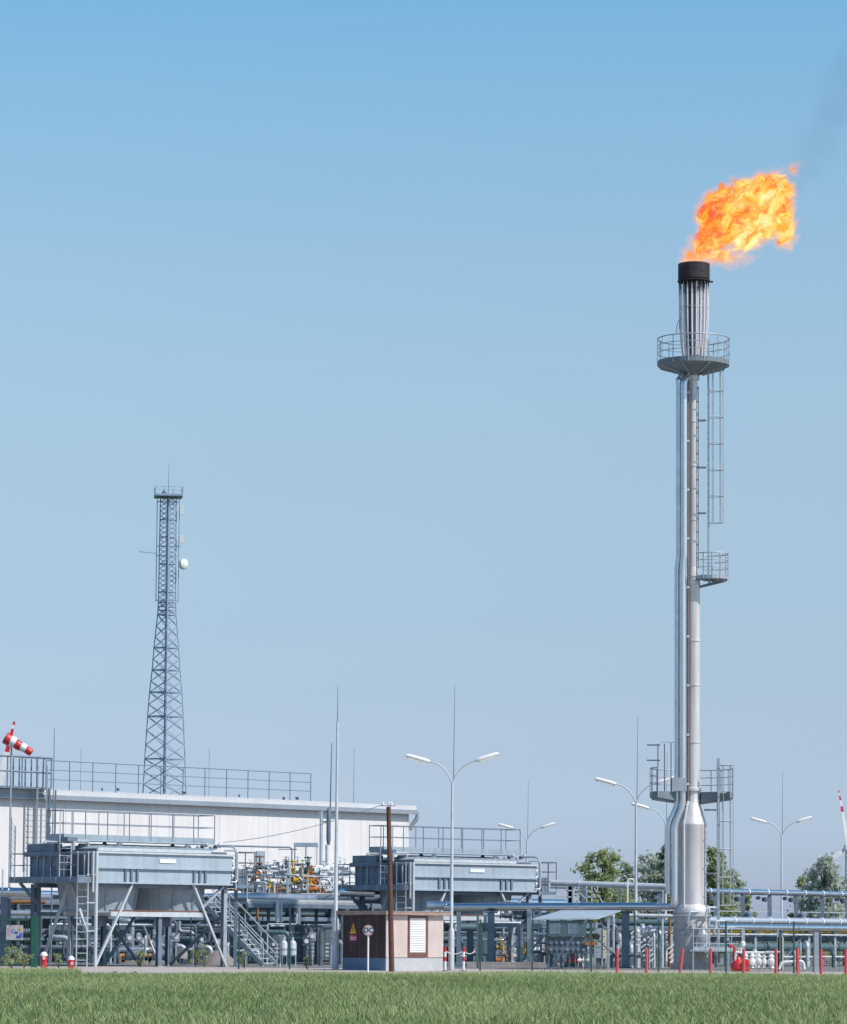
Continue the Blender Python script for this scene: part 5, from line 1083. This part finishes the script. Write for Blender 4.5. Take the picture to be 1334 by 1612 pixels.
for (xa, ya, xb, yb) in ((872, 1402, 900, 1402), (872, 1412, 900, 1412), (893, 1395, 893, 1423), (904, 1395, 904, 1423), (911, 1395, 911, 1423), (924, 1395, 924, 1423), (932, 1395, 932, 1423), (941, 1395, 941, 1412), (903, 1396, 922, 1414), (922, 1398, 936, 1410), (936, 1398, 950, 1422), (922, 1412, 938, 1412), (978, 1396, 978, 1424), (974, 1396, 974, 1424), (1044, 1396, 1044, 1424)):
    MB().bar(P(xa, ya, 171), P(xb, yb, 171), .055).build('rail' if ya == yb else 'post', lightst, hr)
for px in (897, 898.5, 919, 1042): MB().bar(P(px, 1395, 172.5), P(px, 1424, 172.5), .2).build('post', bluegrey, hr)
pipe('small white inverted U pipe beside the lamp post and trees', [P(988, 1424, 168), P(988, 1384, 168), P(998, 1384, 168), P(998, 1392, 168)], .045, white, rad=.2)
# red pump and white manifold
g0 = G(1166, 150); r = thing('red_pump', 'bright red domed pump with a white elbow beside the flare base', 'pump', g0)
MB().lathe(g0-XX*.12, [(.36, .15), (.38, .25), (.36, .4), (.26, .52), (.16, .62), (.12, .74), (.05, .78)], 20).build('dome', red, r)
MB().box(g0+UP*.1, XX*.42, YY*.25, UP*.08).build('base_plate', red, r)
MB().lathe(g0+XX*.22+UP*.42, [(.17, -.1), (.22, 0), (.22, .1), (.17, .2)], 14, XX).build('side_flange', red, r)
MB().lathe(g0+XX*.2+UP*.42, [(.16, 0), (.16, .35), (.2, .36), (.2, .42)], 12, -YY).build('nozzle', red, r)
MB().tube(bend([g0+Vector((-.36, 0, .55)), g0+Vector((-.30, 0, 1.2)), g0+Vector((-.46, 0, 1.32)), g0+Vector((-.55, 0, 1.18))], .12), .06, 8).build('hook_pipe', red, r)
MB().tube(bend([g0+Vector((-.28, -.1, .5)), g0+Vector((-.24, -.1, 1.0)), g0+Vector((.1, -.1, .92))], .1), .05, 8).build('elbow', white, r)
MB().tube([g0+Vector((-.25, .1, .4)), g0+Vector((-.2, .1, 1.25))], .07, 8).build('elbow', creamp, r)
MB().box(g0+Vector((.05, -.02, 1.15)), XX*.05, YY*.05, UP*.25).build('actuator', white, r); MB().lathe(g0+Vector((.12, 0, 1.25)), [(.04, 0), (.13, .05), (.13, .2), (.05, .28)], 12).build('actuator', white, r)
MB().bar(g0+Vector((-.1, 0, 1.35)), g0+Vector((.05, 0, 1.62)), .05).build('lever', black, r)
r.scale = (.86, .86, .86)
g0 = G(1188, 151); r = thing('valve_manifold', 'white knobbly valve manifold between the red pump and a red post', 'manifold', g0)
MB().tube([g0+Vector((-.45, 0, .82)), g0+Vector((.95, 0, .82))], .05, 8).build('header', white, r)
for i, (dx, s) in enumerate(((-.38, 1.1), (-.1, 1.25), (.18, 1.0), (.42, .8), (.72, 1.35))):
    c = g0+XX*dx; MB().lathe(c, [(.02, .1), (.12*s, .16), (.07*s, .25), (.13*s, .34), (.13*s, .5), (.06*s, .58), (.10*s, .66), (.05*s, .8)], 14).build('valve_body', white, r)
    MB().lathe(c+UP*.38-YY*.12, [(.06*s, 0), (.10*s, .03), (.10*s, .07), (.03, .1)], 12, -YY).build('cover', white if i % 2 else lightst, r)
MB().box(g0+Vector((.78, 0, .86)), XX*.30, YY*.12, UP*.03).build('plate', white, r); MB().box(g0+Vector((.15, 0, .06)), XX*.9, YY*.3, UP*.06).build('base', concrete, r)
g0 = G(1245, 153); q = MB().tube(bend([g0+Vector((-.5, 0, .1)), g0+Vector((-.4, 0, .4)), g0+Vector((.55, 0, .46)), g0+Vector((.6, 0, .1))], .15), .06, 8).build('elbow_pipe', white); tag(q, 'low white bent pipe behind the fat red marker post', 'pipe')
for i, (px, t_, w_, m_, lb_) in enumerate(((1228, 1475, .10, darkst, 'dark narrow rack leg right of the white manifold'), (1232, 1475, .05, creamp, 'thin cream upright next to the dark narrow rack leg'), (1261, 1482, .025, lightst, 'very thin light rod behind the fat red marker post'), (1225, 1462, .04, galv, 'thin galvanised upright behind the white manifold'))):
    g0 = G(px, 158); ht = Z(px, t_, 158); q = MB().box(g0+UP*ht/2, XX*w_, YY*.08, UP*ht/2).build('upright', m_); tag(q, lb_, 'post')
g0 = G(1300, 185); q = MB().box(g0+UP*.35, XX*2.4, YY*.3, UP*.12).build('concrete_kerb', concrete); tag(q, 'pale concrete kerb in front of the low bushes', 'kerb')
# elbow spools to fill the rack underside
for i in range(10):
    px = 1128+i*20.5; Y = 168+rs.random()*6; kq = ('dark', 'teal', 'galv', 'light')[i % 4]; a0 = G(px, Y); pipe('short upright %s pipe under the rack right of the flare stack' % col_words[kq], [a0, a0+UP*(.8+.4*(i % 3)), a0+UP*(.8+.4*(i % 3))+YY*.8], .06+.03*(i % 2), mm[kq], fl=.6, group='upright pipes right of the flare stack, '+col_words[kq])
# left edge clutter
pipe('shiny clad pipe end sticking out above the green gate', [P(-20, 1404, 166), P(62, 1405, 165)], .22, alu, fl=2)
pipe('dull clad pipe just behind the shiny one above the green gate', [P(-20, 1412, 168), P(80, 1412, 168)], .15, alu_d, fl=2)
pipe('yellow edged pipe in the shadow above the green gate', [P(15, 1420, 169), P(72, 1420, 169)], .09, brass, fl=2)
pipe('grey pipe crossing above the top rail of the green gate', [P(-10, 1437, 168), P(160, 1438, 168)], .13, alu_d, fl=2)
for px, w_, t_, lb_, m_ in ((6, .16, 1412, 'blue grey column at the picture edge behind the green gate', bluegrey), (13, .08, 1415, 'thin blue column behind the notice on the green gate', bluegrey), (53, .16, 1392, 'blue grey column rising behind the gate post', bluegrey), (2, .03, 1368, 'thin light vent pipe at the picture edge', lightst), (108, .06, 1440, 'thin grey upright between the two red bollards', galv)):
    g0 = G(px, 154); ht = Z(px, t_, 154); q = MB().box(g0+UP*ht/2, XX*w_, YY*w_, UP*ht/2).build('support_column', m_); tag(q, lb_, 'column')
# ------------------------------------------------------------ vegetation
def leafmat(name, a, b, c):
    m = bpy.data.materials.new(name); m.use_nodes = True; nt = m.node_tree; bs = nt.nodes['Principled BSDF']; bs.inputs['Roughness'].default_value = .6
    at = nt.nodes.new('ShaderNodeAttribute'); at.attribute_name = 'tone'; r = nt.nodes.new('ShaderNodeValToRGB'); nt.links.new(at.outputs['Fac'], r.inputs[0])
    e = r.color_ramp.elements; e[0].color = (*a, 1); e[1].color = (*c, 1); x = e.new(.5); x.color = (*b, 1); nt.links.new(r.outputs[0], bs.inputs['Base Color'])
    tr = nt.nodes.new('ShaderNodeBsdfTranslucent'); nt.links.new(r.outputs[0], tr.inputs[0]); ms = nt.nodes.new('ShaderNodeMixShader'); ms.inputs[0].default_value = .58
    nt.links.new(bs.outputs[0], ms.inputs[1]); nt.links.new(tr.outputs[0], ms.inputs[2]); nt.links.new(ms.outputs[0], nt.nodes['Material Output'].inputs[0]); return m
leaf_g = leafmat('leaf_green', (.23, .28, .14), (.38, .44, .21), (.54, .58, .33))  # leaf tones paled so distance haze sits in their colour
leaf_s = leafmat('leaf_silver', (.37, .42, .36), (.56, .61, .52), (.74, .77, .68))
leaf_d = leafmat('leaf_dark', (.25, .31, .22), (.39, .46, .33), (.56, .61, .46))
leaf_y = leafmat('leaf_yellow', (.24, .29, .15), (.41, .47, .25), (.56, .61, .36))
bark = mat('bark', (.14, .11, .09), .9, 0, .4, 2, bump=.4)
def foliage(cl, n, size, m, name, parent, base):
    cl = np.array(cl); w = cl[:, 3]**2; idx = rng.choice(len(cl), n, p=w/w.sum())
    d = rng.normal(size=(n, 3)); d /= np.linalg.norm(d, axis=1)[:, None]; rad = np.abs(rng.normal(0, .62, n))+.1
    c = cl[idx, :3]+d*(cl[idx, 3]*rad)[:, None]*np.array([1, 1, .75])
    a = rng.normal(size=(n, 3)); a /= np.linalg.norm(a, axis=1)[:, None]; b = np.cross(a, rng.normal(size=(n, 3))); b /= np.linalg.norm(b, axis=1)[:, None]
    s = size*rng.uniform(.5, 1.3, n)[:, None]
    v = np.stack([c-a*s, c+b*s*.45, c+a*s, c-b*s*.45], 1)-np.array(base)
    me = bpy.data.meshes.new(name); me.vertices.add(n*4); me.vertices.foreach_set('co', v.ravel()); me.loops.add(n*4); me.loops.foreach_set('vertex_index', np.arange(n*4))
    me.polygons.add(n); me.polygons.foreach_set('loop_start', np.arange(n)*4); me.polygons.foreach_set('loop_total', np.full(n, 4)); me.update(calc_edges=True)
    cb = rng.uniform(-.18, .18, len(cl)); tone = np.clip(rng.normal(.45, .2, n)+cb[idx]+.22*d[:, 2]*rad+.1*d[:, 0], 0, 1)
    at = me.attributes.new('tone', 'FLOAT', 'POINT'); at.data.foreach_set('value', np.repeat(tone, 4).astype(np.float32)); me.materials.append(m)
    o = bpy.data.objects.new(name, me); COL.objects.link(o); o.parent = parent; return o
def tree(px, Y, toppx, wpx, label, m, n=5200, size=.22, low=.22, dens=26, seed=1):
    rt = random.Random(seed); g0 = G(px, Y); H = Z(px, toppx, Y); W = wpx/F*Y/2; r = thing('tree', label, 'tree', g0, 'trees behind the plant')
    MB().tube([g0, g0+Vector((.1, 0, H*.3)), g0+Vector((-.1, .1, H*.55)), g0+Vector((.05, 0, H*.8))], H*.028, 8, r2=H*.008).build('trunk', bark, r)
    cl = []
    dens = int(dens*1.9); low *= .3; n = int(n*1.7)
    for i in range(dens):
        a = rt.uniform(0, 2*math.pi); t = low+(.94-low)*(i+rt.random())/dens; prof = math.sin(math.pi*min(1, (t-low*.6)/(1.0-low*.6))**.8)**.7
        rr = W*prof*rt.uniform(.35, .85); c = g0+Vector((math.cos(a)*rr, math.sin(a)*rr, H*t)); cr = W*rt.uniform(.20, .42)*(1.15-t*.5)
        cl.append((c.x, c.y, min(c.z, H-cr*.6), cr))
        if i % 2 == 0: MB().tube([g0+UP*H*min(.6, t*.6), g0.lerp(c, .5)+UP*H*t*.35, c], H*.011, 5, r2=H*.003).build('limb', bark, r)
    cl.append((g0.x, g0.y, H*.93, W*.2)); cl.append((g0.x, g0.y, H*.6, W*.45))
    foliage(cl, n, size, m, 'crown', r, g0); return r
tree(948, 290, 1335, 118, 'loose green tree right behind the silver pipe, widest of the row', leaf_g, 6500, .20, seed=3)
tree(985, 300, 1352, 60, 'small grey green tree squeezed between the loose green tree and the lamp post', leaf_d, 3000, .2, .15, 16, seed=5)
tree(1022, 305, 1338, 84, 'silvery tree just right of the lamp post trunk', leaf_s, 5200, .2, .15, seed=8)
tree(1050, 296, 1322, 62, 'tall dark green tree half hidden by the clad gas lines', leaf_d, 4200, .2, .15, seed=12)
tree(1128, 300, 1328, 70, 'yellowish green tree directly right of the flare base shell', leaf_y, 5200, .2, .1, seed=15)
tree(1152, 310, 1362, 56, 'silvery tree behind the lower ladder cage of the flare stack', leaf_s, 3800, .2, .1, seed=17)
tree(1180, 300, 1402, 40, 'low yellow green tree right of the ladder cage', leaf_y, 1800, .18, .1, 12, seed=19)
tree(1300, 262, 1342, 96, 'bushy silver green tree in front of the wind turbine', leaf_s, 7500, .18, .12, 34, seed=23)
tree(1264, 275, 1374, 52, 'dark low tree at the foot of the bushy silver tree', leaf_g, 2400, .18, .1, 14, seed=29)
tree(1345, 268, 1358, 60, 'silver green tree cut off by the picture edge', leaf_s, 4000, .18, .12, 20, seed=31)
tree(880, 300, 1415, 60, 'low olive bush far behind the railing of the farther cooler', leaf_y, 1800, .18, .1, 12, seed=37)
def bush(px, Y, ht, w, label, m, n=700, size=.06, grp=None, cat='bush', seed=1):
    rt = random.Random(seed); g0 = G(px, Y); r = thing('bush' if cat == 'bush' else 'weed', label, cat, g0, grp); cl = []
    for i in range(10): c = g0+Vector((rt.uniform(-w, w)*.7, rt.uniform(-w, w)*.7, ht*rt.uniform(.2, .85))); cl.append((*c, max(.06, w*.4)))
    for i in range(5): MB().tube([g0, Vector(cl[i][:3])], .012, 4).build('stem', bark, r)
    foliage(cl, n, size, m, 'leaves', r, g0)
bush(1262, 197, 1.0, .9, 'low yellow green bush left of the galvanised column under the rack', leaf_y, 1500, .09, seed=2); bush(1272, 196, 1.1, .8, 'low green bush under the rack touching the galvanised column', leaf_g, 1500, .09, seed=3)
bush(1303, 196, 1.1, .9, 'low green bush under the rack right of the galvanised column', leaf_y, 1600, .09, seed=4); bush(1322, 198, 1.05, .9, 'low dull bush under the rack near the farthest red post', leaf_s, 1600, .09, seed=6)
bush(20, 143, 1.0, .5, 'tall weeds at the foot of the green gate under the notice', leaf_y, 700, .05, cat='weed', seed=7); bush(38, 143.5, .8, .4, 'lower weeds at the foot of the green gate near the thick post', leaf_g, 500, .05, cat='weed', seed=8)
bush(221, 149.5, 1.0, .25, 'young leafy sapling under the nearest cooler beside the white strut', leaf_y, 350, .05, cat='sapling', seed=9); bush(308, 152, .9, .3, 'wispy weed between the rear legs of the nearest cooler', leaf_g, 250, .045, cat='weed', seed=10)
bush(322, 152, 1.2, .25, 'taller wispy weed beside the sand heap', leaf_y, 260, .045, cat='weed', seed=11); bush(385, 148, .9, .3, 'dry weed below the upper treads of the steel stairs', leaf_y, 220, .045, cat='weed', seed=12)
bush(484, 147, .6, .2, 'yellowish weed at the foot of the stair rail', leaf_y, 240, .04, cat='weed', seed=13); bush(92, 145, .7, .25, 'thin weed between the two red bollards', leaf_g, 200, .045, cat='weed', seed=14)
bark0 = mat('clod', (.17, .13, .11), .95, 0, .4, 6)
# small rocks and clods along the gravel edge
for i, (px, lb_) in enumerate(((182, 'brown clod in the gravel left of the white strut'), (213, 'larger brown clod in the gravel by the white strut'), (292, 'small pale stone on the gravel under the small cabinet'), (410, 'pale stone on the gravel at the foot of the stairs'))):
    g0 = G(px, 131); b = MB(); b.lathe(g0, [(.08, 0), (.09, .03), (.05, .06), (.02, .07)], 7); q = b.build('stone', bark0 if i < 2 else concrete); tag(q, lb_, 'stone')
